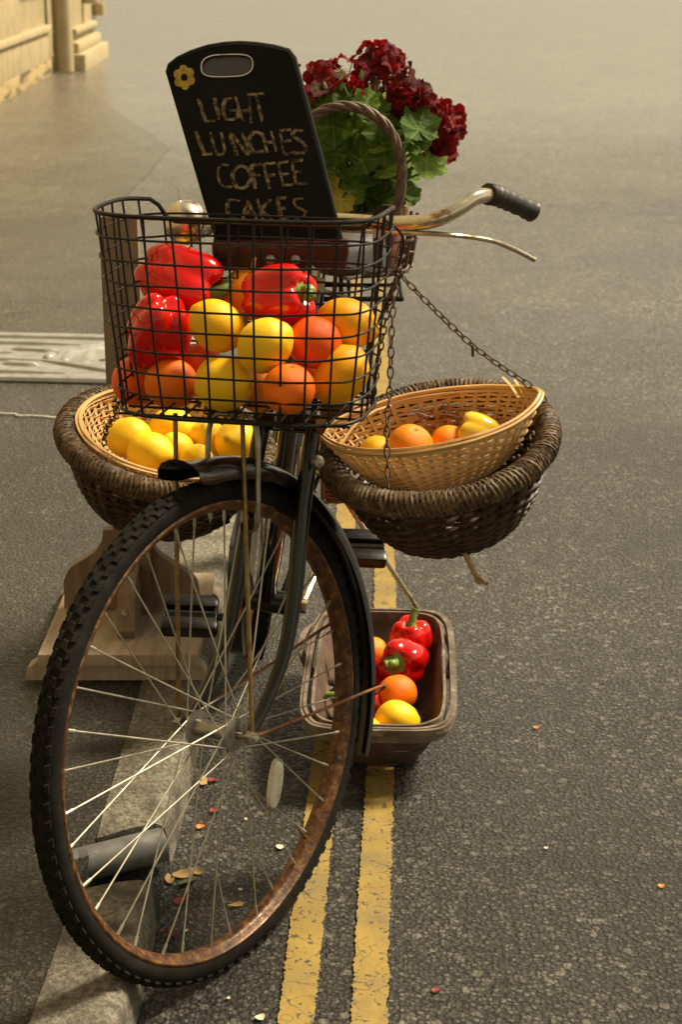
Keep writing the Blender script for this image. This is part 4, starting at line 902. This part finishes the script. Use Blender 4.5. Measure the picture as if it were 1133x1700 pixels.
# light split-bamboo liners
def lens(a, b, p): return lambda t_: (a * math.cos(t_), b * math.sin(t_) * abs(math.sin(t_)) ** p)
lr = thing('bamboo_basket', 'pale boat shaped bamboo basket tipped inside the right hanging basket', 'basket', at(715, 760, Y=2.42))
LRM = basket_frame(at(716, 697, Y=2.39), R_(10.5), R_(11))
sh = lens(.164, .090, .22)
upl = lambda t_, u: .010 * abs(math.cos(t_)) ** 6 * u
weave(lr, LRM, sh, [(.35, -.088), (.60, -.084), (.78, -.058), (.91, -.026), (1, 0)], 46, 26, 'wicker_light', .0019, 'strip', .0058, .0011, 'upright_strips', 'woven_strips', 0, .97, upl, 5)
g = MB()
for k in range(7):
    pts = []
    for j in range(72):
        t_ = 2 * math.pi * j / 72; x, y = sh(t_); d = V(x, y, 0).normalized(); nzv = noise.noise(V(t_ * 2, k * 3.3, 0))
        pts.append(LRM @ (V(x, y, upl(t_, 1)) + d * (.003 * math.cos(k * 2.1) + .0016 * nzv) + V(0, 0, .0045 * math.sin(k * 2.1) + .002 * nzv)))
    g.tube(pts, .0026, 5, closed=True)
P(g, 'bound_rim', 'wicker_light', lr)
for p, q in (((880, 676), (855, 630)), ((862, 660), (835, 626)), ((565, 740), (600, 695)), ((600, 695), (650, 673))):
    g = MB(); g.strip([at(*p, Y=2.40), lerp(at(*p, Y=2.40), at(*q, Y=2.45), .5) + V(0, 0, .003), at(*q, Y=2.45)], [V(0, -.5, 1)] * 3, .004, .001); P(g, 'loose_strip', 'wicker_light', lr)
for k in range(16):
    a_ = at(random.uniform(690, 800), random.uniform(684, 698), Y=2.455); b_ = a_ + V(random.uniform(-.05, .05), random.uniform(-.015, .015), random.uniform(-.008, .014)); g = MB(); g.tube(spline([a_, lerp(a_, b_, .5) + V(0, 0, .006), b_], 3), .0012, 4); P(g, 'dry_twig', 'wicker_red', lr)
ll = thing('bamboo_basket', 'pale oval bamboo basket of lemons inside the left hanging basket', 'basket', at(285, 790, Y=2.66))
LLM = basket_frame(at(285, 722, Y=2.645), R_(-11.5), R_(14))
sh2 = lens(.152, .134, .0)
weave(ll, LLM, sh2, [(.30, -.072), (.62, -.069), (.80, -.048), (.92, -.02), (1, .006)], 48, 27, 'wicker_light', .0019, 'strip', .0062, .0011, 'upright_strips', 'woven_strips', 0, .97, None, 9)
g = MB()
for k in range(6):
    pts = []
    for j in range(72):
        t_ = 2 * math.pi * j / 72; x, y = sh2(t_); d = V(x, y, 0).normalized(); nzv = noise.noise(V(t_ * 2, k * 3.3, 9))
        pts.append(LLM @ (V(x, y, .006) + d * (.003 * math.cos(k * 2.1) + .0014 * nzv) + V(0, 0, .004 * math.sin(k * 2.1) + .0015 * nzv)))
    g.tube(pts, .0026, 5, closed=True)
P(g, 'bound_rim', 'wicker_light', ll)
# fruit in the hanging baskets
GL = 'lemons in the left hanging basket'
for i, (px, py, Y, r, ax, lab) in enumerate(((213, 727, 2.63, .034, (-.9, -.1, .1), 'lemon furthest left in the left hanging basket'), (287, 713, 2.69, .0355, (.95, .1, -.1), 'lemon at the back of the left hanging basket'),
        (345, 727, 2.66, .031, (-.15, -.6, .75), 'lemon with its tip facing the camera in the left hanging basket'), (394, 734, 2.63, .036, (-.3, -.75, .3), 'lemon furthest right in the left hanging basket'),
        (294, 748, 2.625, .029, (-.5, -.3, .8), 'small lemon in the middle of the left hanging basket'), (250, 752, 2.585, .034, (.9, -.3, -.1), 'long lemon lying at the front of the left hanging basket'),
        (327, 768, 2.575, .028, (.2, -.3, .9), 'lemon at the front of the left hanging basket just above the tyre'))):
    fruit('lemon', (1, 4, 1, 4, 1, 4, 1)[i], px, py, Y, r, ax, lab, GL)
fruit('orange', 2, 682, 741, 2.385, .034, (.2, -.3, .9), 'larger orange in the boat shaped bamboo basket', 'fruit in the right hanging basket')
fruit('orange', 2, 748, 738, 2.42, .031, (.2, .3, .9), 'smaller orange half hidden beside the yellow pepper in the bamboo basket', 'fruit in the right hanging basket')
o = fruit('pepper', 3, 797, 721, 2.41, .032, (-.8, .1, .3), 'yellow pepper in the boat shaped bamboo basket', 'fruit in the right hanging basket')
fruit('lemon', 1, 628, 752, 2.405, .026, (.9, .1, 0), 'lemon sunk low at the left end of the boat shaped bamboo basket', 'fruit in the right hanging basket')

# chains
g = MB(); q = [V(.0042 * math.cos(a), 0, .0092 * math.sin(a)) for a in [2 * math.pi * k / 16 for k in range(16)]]; g.tube(q, .00125, 6, closed=True); LINK = raw_mesh(g, 'chain_link', M['chain'])
def chain(label, pts, group=None, step=.0145):
    ps = spline(pts, 40); o = thing('hanging_chain', label, 'chain', ps[0], group); acc_ = 0; k = 0; nxt = 0
    for a, b in zip(ps, ps[1:]):
        d = (b - a).length
        while nxt <= acc_ + d and d > 0:
            p = lerp(a, b, (nxt - acc_) / d); F = frame((b - a)) @ Matrix.Rotation((math.pi / 2) * (k % 2) + .35 + random.uniform(-.25, .25), 3, 'Z')
            l_ = bpy.data.objects.new('link', LINK); COL.objects.link(l_); l_.parent = o; l_.matrix_local = Matrix.Translation(p - ps[0]) @ F.to_4x4(); nxt += step; k += 1
        acc_ += d
    return o
GC = 'chains holding the hanging baskets'
ap = at(661, 452, Y=2.38)
hk = thing('wire_hook', 'bent black wire hook joining the wire basket rim to the right hand chains', 'hook', ap, None)
g = MB(); g.tube(spline([at(640, 366, Y=2.335), at(660, 380, Y=2.345), at(670, 398, Y=2.36), at(668, 420, Y=2.37), at(662, 440, Y=2.38), at(657, 452, Y=2.38), at(663, 462, Y=2.38), at(668, 452, Y=2.38)], 6), .002, 7); P(g, 'hook_wire', 'black_wire', hk)
chain('chain slanting out to the right end of the right hanging basket', [ap, at(720, 512, Y=2.39), at(785, 573, Y=2.40), at(838, 612, Y=2.41), at(880, 640, Y=2.41), at(908, 668, Y=2.40)], GC)
chain('chain hanging down in front of the boat shaped bamboo basket', [ap, at(652, 530, Y=2.35), at(648, 640, Y=2.31), at(643, 720, Y=2.27), at(645, 805, Y=2.235)], GC)
chain('chain running down behind the left tip of the boat shaped bamboo basket', [ap, at(645, 510, Y=2.42), at(630, 590, Y=2.46), at(618, 672, Y=2.50)], GC)
g = MB(); g.tube([at(785, 573, Y=2.398), at(786, 592, Y=2.396)], .0022, 6); hk2 = P(g, 'loose_links', 'chain', hk)
wl = wb_pt(math.pi * .86, 0)
chain('short chain from the wire basket corner to the rim of the left hanging basket', [at(197, 664, Y=2.42), at(190, 690, Y=2.45), at(176, 715, Y=2.5), at(172, 742, Y=2.53)], GC)
chain('short chain behind the head tube to the right side of the left hanging basket', [at(428, 688, Y=2.50), at(437, 706, Y=2.55), at(447, 735, Y=2.60)], GC)
tw = thing('twine_tassel', 'frayed knotted twine end dangling under the right hanging basket', 'twine', at(768, 918, Y=2.33))
g = MB()
for k in range(4):
    a = k * 1.57
    g.tube([at(770 + 6 * j, 915 + 12 * j, Y=2.33) + V(.0028 * math.cos(a + j * 1.6), .0028 * math.sin(a + j * 1.6), 0) for j in range(5)], .0022, 5)
P(g, 'twine_cord', 'twine', tw)
g = MB(); c = at(797, 964, Y=2.33); g.tube(spline([c + V(-.006, 0, .008), c + V(.004, -.004, .004), c + V(.002, .004, -.004), c + V(-.005, 0, 0), c + V(.003, -.005, .0)], 4), .0036, 6); P(g, 'knot', 'twine', tw)
g = MB()
for k in range(7): g.tube(spline([at(797, 962, Y=2.33), at(804 + random.uniform(-4, 4), 966 + random.uniform(-3, 3), Y=2.33), at(812 + random.uniform(-6, 6), 970 + random.uniform(-6, 6), Y=2.33)], 3), .0009, 4)
P(g, 'frayed_end', 'twine', tw)

# ---------------------------------------------------------------- trug on the road
TC = V(.074, 2.91, 0); tr = thing('wooden_trug', 'weathered rectangular wooden trug of peppers and citrus standing on the yellow line', 'trug', TC)
TA = R_(-2.5); tx, ty = V(math.cos(TA), math.sin(TA), 0), V(-math.sin(TA), math.cos(TA), 0)
def tpt(th, k, inset=0, z=None):
    a = lerp(.074, .126, k ** .62) - inset; b = lerp(.185, .268, k ** .62) - inset; m = lerp(3.2, 5.5, k); c_, s_ = math.cos(th), math.sin(th)
    return TC + tx * (a * math.copysign(abs(c_) ** (2 / m), c_)) + ty * (b * math.copysign(abs(s_) ** (2 / m), s_)) + V(0, 0, lerp(.012, .122, k) if z is None else z)
corner = math.atan2(1, 1)
sides = ((-corner, corner), (corner, math.pi - corner), (math.pi - corner, math.pi + corner), (math.pi + corner, 2 * math.pi - corner))
for si, (a0, a1) in enumerate(sides):
    for lv, (k0, k1) in enumerate(((.0, .47), (.49, .985))):
        g = MB(); n = 16; v = []; wob = random.uniform(0, 9)
        for i in range(n + 1):
            # even spacing along the side: use tan-like remap
            th = lerp(a0 + .004, a1 - .004, i / n)
            for k in (k0, (k0 + k1) / 2, k1):
                bow = .003 * noise.noise(V(i * .35, k * 3 + wob, si)) + (-.007 * math.exp(-((i - 8) / 2.5) ** 2) if si == 0 and lv == 1 and k > .6 else 0)
                v.append(tpt(th, k, .003 * lv - bow)); v.append(tpt(th, k, .003 * lv + .0035 - bow))
        f = []
        for i in range(n):
            o_ = i * 6; p_ = (i + 1) * 6
            for k in (0, 2): f += [[o_ + k, o_ + k + 2, p_ + k + 2, p_ + k], [o_ + k + 1, p_ + k + 1, p_ + k + 3, o_ + k + 3]]
            f += [[o_, p_, p_ + 1, o_ + 1], [o_ + 4, o_ + 5, p_ + 5, p_ + 4]]
        f += [[0, 1, 3, 2], [2, 3, 5, 4], [n * 6, n * 6 + 2, n * 6 + 3, n * 6 + 1], [n * 6 + 2, n * 6 + 4, n * 6 + 5, n * 6 + 3]]
        g.add(v, f); P(g, 'side_board', 'trug', tr)
for i in range(4):
    x = -.057 + i * .038; g = MB(); g.box(TC + tx * x + V(0, 0, .013), (.036, .34, .005), Matrix((tx, ty, V(0, 0, 1))).transposed(), .001); P(g, 'base_slat', 'trug', tr, smooth=False)
for y in (-.13, .13):
    g = MB(); g.box(TC + ty * y + V(0, 0, .0055), (.135, .03, .0105), Matrix((tx, ty, V(0, 0, 1))).transposed(), .002); P(g, 'foot_batten', 'trug', tr, smooth=False)
rth = [2 * math.pi * i / 96 for i in range(96)]
for ins, z, wd, th_ in ((-.007, .117, .028, .006), (.0068, .119, .024, .005), (-.0125, .124, .011, .006)):
    ps = [tpt(t_, 1, ins, z + .0025 * noise.noise(V(math.cos(t_) * 2, math.sin(t_) * 2, ins * 99))) for t_ in rth]
    g = MB(); g.strip(ps, [(p - TC - V(0, 0, p.z)).normalized() for p in ps], wd, th_, closed=True); P(g, 'rim_hoop', 'trug_rim', tr)
# swing handle lying back on the far rim
hpts = spline([at(548, 1150, Y=2.93), at(520, 1120, Y=2.97), at(502, 1085, Y=3.02), at(508, 1052, Y=3.10), at(545, 1036, Y=3.17), at(640, 1029, Y=3.19), at(715, 1032, Y=3.16), at(742, 1055, Y=3.08), at(750, 1090, Y=3.0), at(744, 1122, Y=2.94)], 6)
g = MB(); g.strip(hpts, [V(0, -.45, .9)] * len(hpts), .011, .017); P(g, 'bent_handle', 'trug_rim', tr)
for px, py in ((546, 1143), (744, 1116)):
    g = MB(); p = at(px, py, Y=2.94); g.tube([p - V(.008, 0, 0), p + V(.008, 0, 0)], .004, 8); P(g, 'handle_pin', 'steel', tr)
GT = 'fruit and peppers in the trug'
fruit('pepper', 0, 681, 1066, 3.075, .046, (.05, -.1, .99), 'red pepper standing upright at the back of the trug with its stem up', GT, 1, .9)
fruit('pepper', 2, 671, 1100, 2.985, .052, (-.38, -.80, .28), 'red pepper in the trug with its stem facing the camera', GT, 2, .3)
fruit('orange', 2, 618, 1084, 3.05, .034, (0, .3, .9), 'orange at the far left of the trug beside the mudguard', GT)
fruit('pepper', 2, 600, 1118, 2.99, .047, (-.6, .2, .5), 'red pepper at the left of the trug, the upper of two behind the mudguard', GT, 1, .3)
fruit('pepper', 2, 602, 1170, 2.86, .047, (-.8, .1, .3), 'red pepper at the left of the trug, the lower of two behind the mudguard', GT, 1, .8)
fruit('orange', 0, 660, 1152, 2.86, .0375, (-.2, .3, .9), 'bright orange in the middle of the trug in front of the red peppers', GT)
fruit('lemon', 1, 660, 1195, 2.775, .0355, (.95, -.1, -.12), 'lemon lying at the near right end of the trug', GT)
fruit('lemon', 0, 598, 1212, 2.735, .030, (.9, .1, .1), 'lemon at the near end of the trug half hidden by the mudguard', GT)

# ---------------------------------------------------------------- wooden stand behind the wheel
ws = thing('wooden_stand', 'weathered pine stand with tall post and scrolled brackets behind the front wheel', 'wooden stand', (-.42, 3.13, KZ))
def board_foot(yc):
    q = [V(-.596, yc, KZ), V(-.258, yc, KZ), V(-.256, yc, KZ + .012), V(-.262, yc, KZ + .026), V(-.276, yc, KZ + .036), V(-.575, yc, KZ + .036), V(-.590, yc, KZ + .026), V(-.598, yc, KZ + .012)]
    g = MB(); g.prism(q, V(0, 1, 0), .034); P(g, 'foot_board', 'pine', ws, smooth=False)
board_foot(2.925); board_foot(3.30)
g = MB(); g.box((-.418, 3.125, KZ + .0485), (.300, .44, .024), None, .0025); P(g, 'base_plank', 'pine', ws, smooth=False)
ZB = KZ + .0605
def brk(pts, Y=3.125):
    q = [at(*p, Y=Y) for p in pts]
    for p in q:
        p.z = max(p.z, ZB)
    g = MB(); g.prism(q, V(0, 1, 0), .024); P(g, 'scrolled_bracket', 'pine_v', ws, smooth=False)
lpx = spline([V(106, 985, 0), V(106, 962, 0), V(118, 942, 0), V(140, 928, 0), V(158, 915, 0), V(168, 898, 0), V(171, 880, 0)], 4)
brk([(106, 1010)] + [(p.x, p.y) for p in lpx] + [(192, 880), (192, 1010)])
rpx = spline([V(243, 880, 0), V(250, 898, 0), V(262, 918, 0), V(285, 935, 0), V(310, 950, 0), V(326, 968, 0), V(331, 990, 0)], 4)
brk([(214, 1010), (214, 880)] + [(p.x, p.y) for p in rpx] + [(331, 1010)])
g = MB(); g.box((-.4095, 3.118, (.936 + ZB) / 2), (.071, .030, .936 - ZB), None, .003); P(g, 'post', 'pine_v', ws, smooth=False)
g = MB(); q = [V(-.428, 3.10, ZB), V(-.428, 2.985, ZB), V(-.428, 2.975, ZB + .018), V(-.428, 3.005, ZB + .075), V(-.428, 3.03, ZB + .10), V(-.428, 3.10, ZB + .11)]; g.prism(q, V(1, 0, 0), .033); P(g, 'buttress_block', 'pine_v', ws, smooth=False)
g = MB(); c = at(208, 1013, Y=3.0); g.revolve([(-.004, .006), (0, .006), (.001, 0)], c + V(0, -.012, 0), V(0, -1, .4), V(1, 0, 0), 12, closed=False); P(g, 'screw_head', 'steel', ws)

# ---------------------------------------------------------------- geranium on the rear carrier
PC = V(.045, 3.42, RZ + .006)
hb = thing('handled_basket', 'wicker basket with a twisted hoop handle on the rear carrier', 'basket', PC)
M4 = Matrix.Translation(PC + V(0, 0, .115))
weave(hb, M4, lambda t_: (.115 * math.cos(t_), .105 * math.sin(t_)), [(.2, -.112), (.78, -.111), (.86, -.09), (.94, -.04), (1, 0)], 24, 16, 'wicker_handle', .003, 'tube', .007, .003, 'upright_stakes', 'woven_withies', 0, 1, seed=4)
hc = [at(494, 372, Y=3.285), at(488, 300, Y=3.285), at(497, 235, Y=3.285), at(522, 193, Y=3.285), at(565, 177, Y=3.285), at(608, 184, Y=3.285), at(645, 213, Y=3.285), at(664, 258, Y=3.285), at(667, 305, Y=3.285), at(655, 372, Y=3.285)]
hs = spline(hc, 10)
for k in range(4):
    pts = []
    for i, p in enumerate(hs):
        tg = (hs[min(i + 1, len(hs) - 1)] - hs[max(i - 1, 0)]).normalized(); N_ = V(0, 1, 0); B_ = tg.cross(N_); a = i * .27 + k * math.pi / 2
        pts.append(p + (N_ * math.cos(a) + B_ * math.sin(a)) * .0055)
    g = MB(); g.tube(pts, .0056, 7); P(g, 'handle_strand', 'wicker_handle', hb)
pot = thing('flower_pot', 'terracotta flower pot inside the handled basket', 'flower pot', PC + V(0, 0, .006))
g = MB(); g.revolve([(0, 0), (0, .062), (.095, .080), (.097, .088), (.125, .092), (.125, .084), (.098, .078), (.09, 0)], PC + V(0, 0, .006), V(0, 0, 1), V(1, 0, 0), 36, closed=False); P(g, 'pot_wall', 'terracotta', pot)
g = MB(); g.revolve([(.112, 0), (.114, .04), (.110, .0835)], PC + V(0, 0, .006), V(0, 0, 1), V(1, 0, 0), 24, closed=False); P(g, 'soil', 'soil', pot)
gp = thing('geranium', 'dark red flowering geranium in the terracotta pot behind the chalkboard', 'geranium', PC + V(0, 0, .118))
def leaf_mesh(m, seed):
    rnd = random.Random(seed); g = MB(); NA = 35; v = [V(0, 0, 0)]; f = []; cup = rnd.uniform(.10, .32); ph = rnd.uniform(0, 6)
    for ri, rho in enumerate((.38, .72, 1.0)):
        for k in range(NA):
            a = .22 + (2 * math.pi - .44) * k / (NA - 1); lob = math.cos(7 * a); e = 1 + (.09 * lob + .045 * math.cos(21 * a) + rnd.uniform(-.02, .02)) * rho ** 2
            r = rho * e * (.86 + .14 * math.cos(a - math.pi))
            z = cup * r * r + .055 * rho * lob + .10 * rho ** 2 * math.sin(3 * a + ph) + .03 * rnd.uniform(-1, 1) * rho
            v.append(V(r * math.cos(a), r * math.sin(a), z))
    for k in range(NA - 1):
        f.append([0, 1 + k, 2 + k])
        for ri in range(2): a = 1 + ri * NA + k; f.append([a, a + NA, a + NA + 1, a + 1])
    return raw_mesh(g.add(v, f), 'leaf_blade', m)
LF = [leaf_mesh(M['leaf'][i % 2], 70 + i) for i in range(6)] + [leaf_mesh(M['leaf'][2], 80)]
def petal_flower(m, seed):
    rnd = random.Random(seed); g = MB()
    for p in range(5):
        a0 = p * 2 * math.pi / 5 + rnd.uniform(-.15, .15); v = []; f = []; up = rnd.uniform(.25, .6); wd = rnd.uniform(.55, .72)
        for i in range(6):
            k = i / 5; hw = wd * math.sin(min(1, k * 1.05 + .12) * 2.25) ** .8 if k < .98 else wd * .62
            for j in range(5):
                s_ = (j - 2) / 2; r = k * (1 - .10 * s_ * s_) ; z = up * k * (.55 if k < .5 else .55) + .18 * s_ * s_ * k + .10 * math.sin(5 * s_ + seed + p) * k * k - .22 * k ** 3
                x, y = .08 + r * .92, s_ * hw * .72; v.append(V(x * math.cos(a0) - y * math.sin(a0), x * math.sin(a0) + y * math.cos(a0), z))
        for i in range(5):
            for j in range(4): f.append([i * 5 + j, i * 5 + j + 1, i * 5 + j + 6, i * 5 + j + 5])
        g.add(v, f)
    return raw_mesh(g, 'petals', m)
FLW = [petal_flower(M['petal'][0], 90), petal_flower(M['petal'][0], 91), petal_flower(M['petal'][1], 92), petal_flower(M['petal'][0], 93)]
rnd = random.Random(5); GO = gp.location
def put(name, me, p, nrm, s, roll):
    o = bpy.data.objects.new(name, me); COL.objects.link(o); o.parent = gp
    o.matrix_local = Matrix.Translation(p - GO) @ (frame(nrm) @ Matrix.Rotation(roll, 3, 'Z')).to_4x4() @ Matrix.Scale(s, 4); return o
def stemline(p, q, r=.0024):
    mid = lerp(p, q, .5) + V(rnd.uniform(-.012, .012), rnd.uniform(-.012, .012), .012)
    g = MB(); g.tube(spline([p, mid, q], 5), r, 5); P(g, 'stem', 'stem', gp)
base = PC + V(0, 0, .12)
spots = [(533, 262), (552, 230), (575, 250), (600, 232), (622, 250), (640, 275), (560, 285), (590, 290), (615, 300), (545, 305), (575, 315), (640, 310), (655, 290), (530, 235), (545, 205), (570, 205), (600, 205), (625, 215), (655, 235), (672, 225), (690, 215), (683, 238), (700, 262), (560, 175), (585, 165), (610, 160), (635, 180), (655, 190), (540, 180), (520, 200), (605, 268), (630, 285), (588, 268), (560, 262), (540, 282), (645, 255), (622, 325), (600, 318), (640, 328), (585, 300), (525, 300), (528, 325), (678, 326), (665, 318)]
for i, (px, py) in enumerate(spots):
    for j in range(2):
        dep = 3.36 + .10 * j + rnd.uniform(-.05, .05); p = at(px + rnd.uniform(-9, 9), py + rnd.uniform(-8, 8), Y=dep)
        d = (p - (base + V(0, 0, .10))); nv = V(d.x * 3 + rnd.uniform(-.4, .4), -.55 + rnd.uniform(-.4, .4), .55 + rnd.uniform(-.3, .4))
        big = .030 + rnd.uniform(0, .017)
        put('leaf', LF[rnd.randrange(6)], p, nv, big, rnd.uniform(0, 6.28))
        if (i + j) % 3 == 0: stemline(base + V(rnd.uniform(-.03, .03), rnd.uniform(-.03, .03), 0), p)
put('leaf', LF[6], at(567, 332, Y=3.30), V(.1, -.8, .5), .032, 1.0); put('leaf', LF[6], at(548, 302, Y=3.32), V(-.3, -.8, .4), .022, 2.0)
put('leaf', LF[1], at(650, 345, Y=3.32), V(.2, -.8, .4), .026, 2.4)
heads = [(528, 138, .048, 11, 3.40), (575, 128, .034, 7, 3.40), (628, 110, .046, 13, 3.42), (652, 130, .034, 6, 3.42), (580, 148, .020, 3, 3.32), (668, 160, .036, 8, 3.36), (690, 172, .040, 9, 3.38), (716, 207, .044, 10, 3.40), (744, 192, .024, 4, 3.41), (735, 238, .034, 6, 3.40), (752, 216, .014, 2, 3.40), (727, 262, .014, 2, 3.40), (533, 162, .022, 3, 3.34)]
for px, py, r, n, Y in heads:
    c = at(px, py, Y=Y); stemline(base, c - V(0, 0, .02), .0026)
    for k in range(n):
        d = V(rnd.gauss(0, 1), rnd.gauss(0, 1) - .5, rnd.gauss(0, 1) + .25).normalized(); p = c + V(d.x * r, d.y * r, d.z * r * .85) * 1.02
        put('flower', FLW[rnd.randrange(4)], p, d, .021 + rnd.uniform(0, .010), rnd.uniform(0, 6.28))
        g = MB(); g.tube([c - V(0, 0, .015), p], .0011, 4); P(g, 'flower_stalk', 'stem', gp)
def bud(px, py, Y, ax, s=1):
    g = MB(); p = at(px, py, Y=Y); ax = Vector(ax).normalized()
    g.revolve([(-.016 * s, 0), (-.010 * s, .004 * s), (0, .0055 * s), (.010 * s, .004 * s), (.018 * s, 0)], p, ax, V(0, 1, 0), 8, closed=False); P(g, 'bud', 'stem', gp)
for a in ((537, 160, 3.33, (.1, 0, 1)), (543, 150, 3.33, (-.4, 0, 1)), (565, 138, 3.34, (.2, 0, 1)), (668, 178, 3.34, (0, -.3, -1)), (600, 130, 3.36, (.1, 0, 1)), (648, 135, 3.36, (.5, 0, .6))): bud(*a)
g = MB()
for k in range(14): a = 2 * math.pi * k / 14; p = at(568, 121, Y=3.33); g.tube([p, p + V(.016 * math.cos(a), -.012, .011 * math.sin(a))], [.0016, .0007], 4)
P(g, 'faded_flower', 'white_petal', gp)

# ---------------------------------------------------------------- litter on the ground
def scrap_mesh(m, seed, asp=1.6, cup=.35):
    r2 = random.Random(seed); g = MB(); n = 12; v = [V(0, 0, .05)]; f = []
    for ri, rho in enumerate((.5, 1)):
        for k in range(n):
            a = 2 * math.pi * k / n; e = 1 + r2.uniform(-.14, .14); x = asp * rho * e * math.cos(a); y = rho * e * math.sin(a) * (1 - .25 * math.cos(a))
            v.append(V(x, y, cup * rho * rho * (.4 + abs(math.sin(a + seed))) ))
    f = [[0, 1 + k, 1 + (k + 1) % n] for k in range(n)] + [[1 + k, 1 + n + k, 1 + n + (k + 1) % n, 1 + (k + 1) % n] for k in range(n)]
    g.add(v, f); nv = len(g.v); g.v += [p - V(0, 0, .10) for p in g.v]; g.f += [[i + nv for i in q][::-1] for q in g.f]
    return raw_mesh(g, 'scrap', m)
SCR = {k: scrap_mesh(M[k], i + 1, 1.9 if k in ('dry', 'green_bit') else 1.25) for i, k in enumerate(('dry', 'white_petal', 'red_petal', 'green_bit', 'orange_bit'))}
def scrap(nm, kind, px, py, s, label, rot=0, z=.003, cat='petal', tl=0):
    p = at(px, py, z=z); o = bpy.data.objects.new(nm, SCR[kind]); COL.objects.link(o)
    o.matrix_world = Matrix.Translation(p) @ Matrix.Rotation(rot, 4, 'Z') @ Matrix.Rotation(tl, 4, 'X') @ Matrix.Scale(s * .85, 4); tag(o, label, cat, 'litter in the gutter and on the road')
scrap('orange_peel_scrap', 'orange_bit', 333, 1373, .0075, 'bright orange scrap in the gutter inside the front wheel', .3, cat='peel')
scrap('fallen_petal', 'white_petal', 467, 1407, .008, 'cream petal on the road near the right side of the front rim', .5)
scrap('fallen_petal', 'white_petal', 408, 1360, .004, 'tiny pale petal between the spokes, right of the orange scrap', 1.5)
scrap('fallen_leaf', 'dry', 337, 1298, .0095, 'upright dry leaf in the gutter just below the hub', 1.4, cat='leaf', tl=.5)
scrap('fallen_petal', 'red_petal', 354, 1296, .008, 'red petal touching the dry leaf below the hub', .2)
scrap('fallen_petal', 'red_petal', 357, 1347, .008, 'dark red petal lying between the dry leaf and the orange scrap', .1)
scrap('fallen_leaf', 'dry', 304, 1452, .0105, 'curled brown leaf beside the kerb, on the left of the leaf heap', .5, cat='leaf', tl=.4)
scrap('fallen_leaf', 'dry', 326, 1447, .008, 'small pale twisted leaf on the right of the leaf heap by the kerb', -.3, cat='leaf', tl=.3)
scrap('fallen_leaf', 'green_bit', 313, 1465, .011, 'green brown leaf in front of the leaf heap by the kerb', .8, cat='leaf', tl=-.3)
scrap('fallen_leaf', 'dry', 282, 1460, .009, 'dark leaf half under the edge of the kerb end', 1.9, cat='leaf')
scrap('fallen_petal', 'red_petal', 300, 1497, .0105, 'bright red petal in the gutter below the leaf heap', .9)
scrap('fallen_petal', 'red_petal', 288, 1553, .008, 'red petal in the gutter closest to the bottom of the rim', .2)
scrap('fallen_petal', 'red_petal', 272, 1545, .006, 'small dark petal against the foot of the kerb', 1.2)
scrap('fallen_leaf', 'dry', 393, 1503, .0075, 'shrivelled dark leaf between the spokes above the lower rim', .4, cat='leaf')
scrap('fallen_petal', 'white_petal', 400, 1477, .004, 'small pale crumb above the shrivelled leaf', .1)
scrap('fallen_petal', 'white_petal', 309, 1545, .004, 'small cream crumb in the gutter above the lower rim', .7)
scrap('fallen_petal', 'white_petal', 433, 1690, .0075, 'cream petal on the road at the bottom edge, left of the yellow lines', 1.1)
scrap('fallen_petal', 'white_petal', 380, 1657, .0035, 'tiny pale straw on the road under the tyre', 1.5)
scrap('orange_peel_scrap', 'orange_bit', 1099, 1471, .006, 'orange scrap alone on the road at the right edge', .5, cat='peel')
scrap('orange_peel_scrap', 'orange_bit', 891, 1208, .006, 'faint orange scrap on the open road right of the trug', .8, cat='peel')
scrap('fallen_petal', 'white_petal', 908, 1408, .004, 'tiny white stone like crumb on the open road', .8)
scrap('fallen_petal', 'white_petal', 565, 1053, .007, 'pale petal on the road behind the front mudguard', .3)
scrap('fallen_petal', 'red_petal', 725, 1585 + 60, .006, 'dark red petal on the road right of the yellow lines', .3)
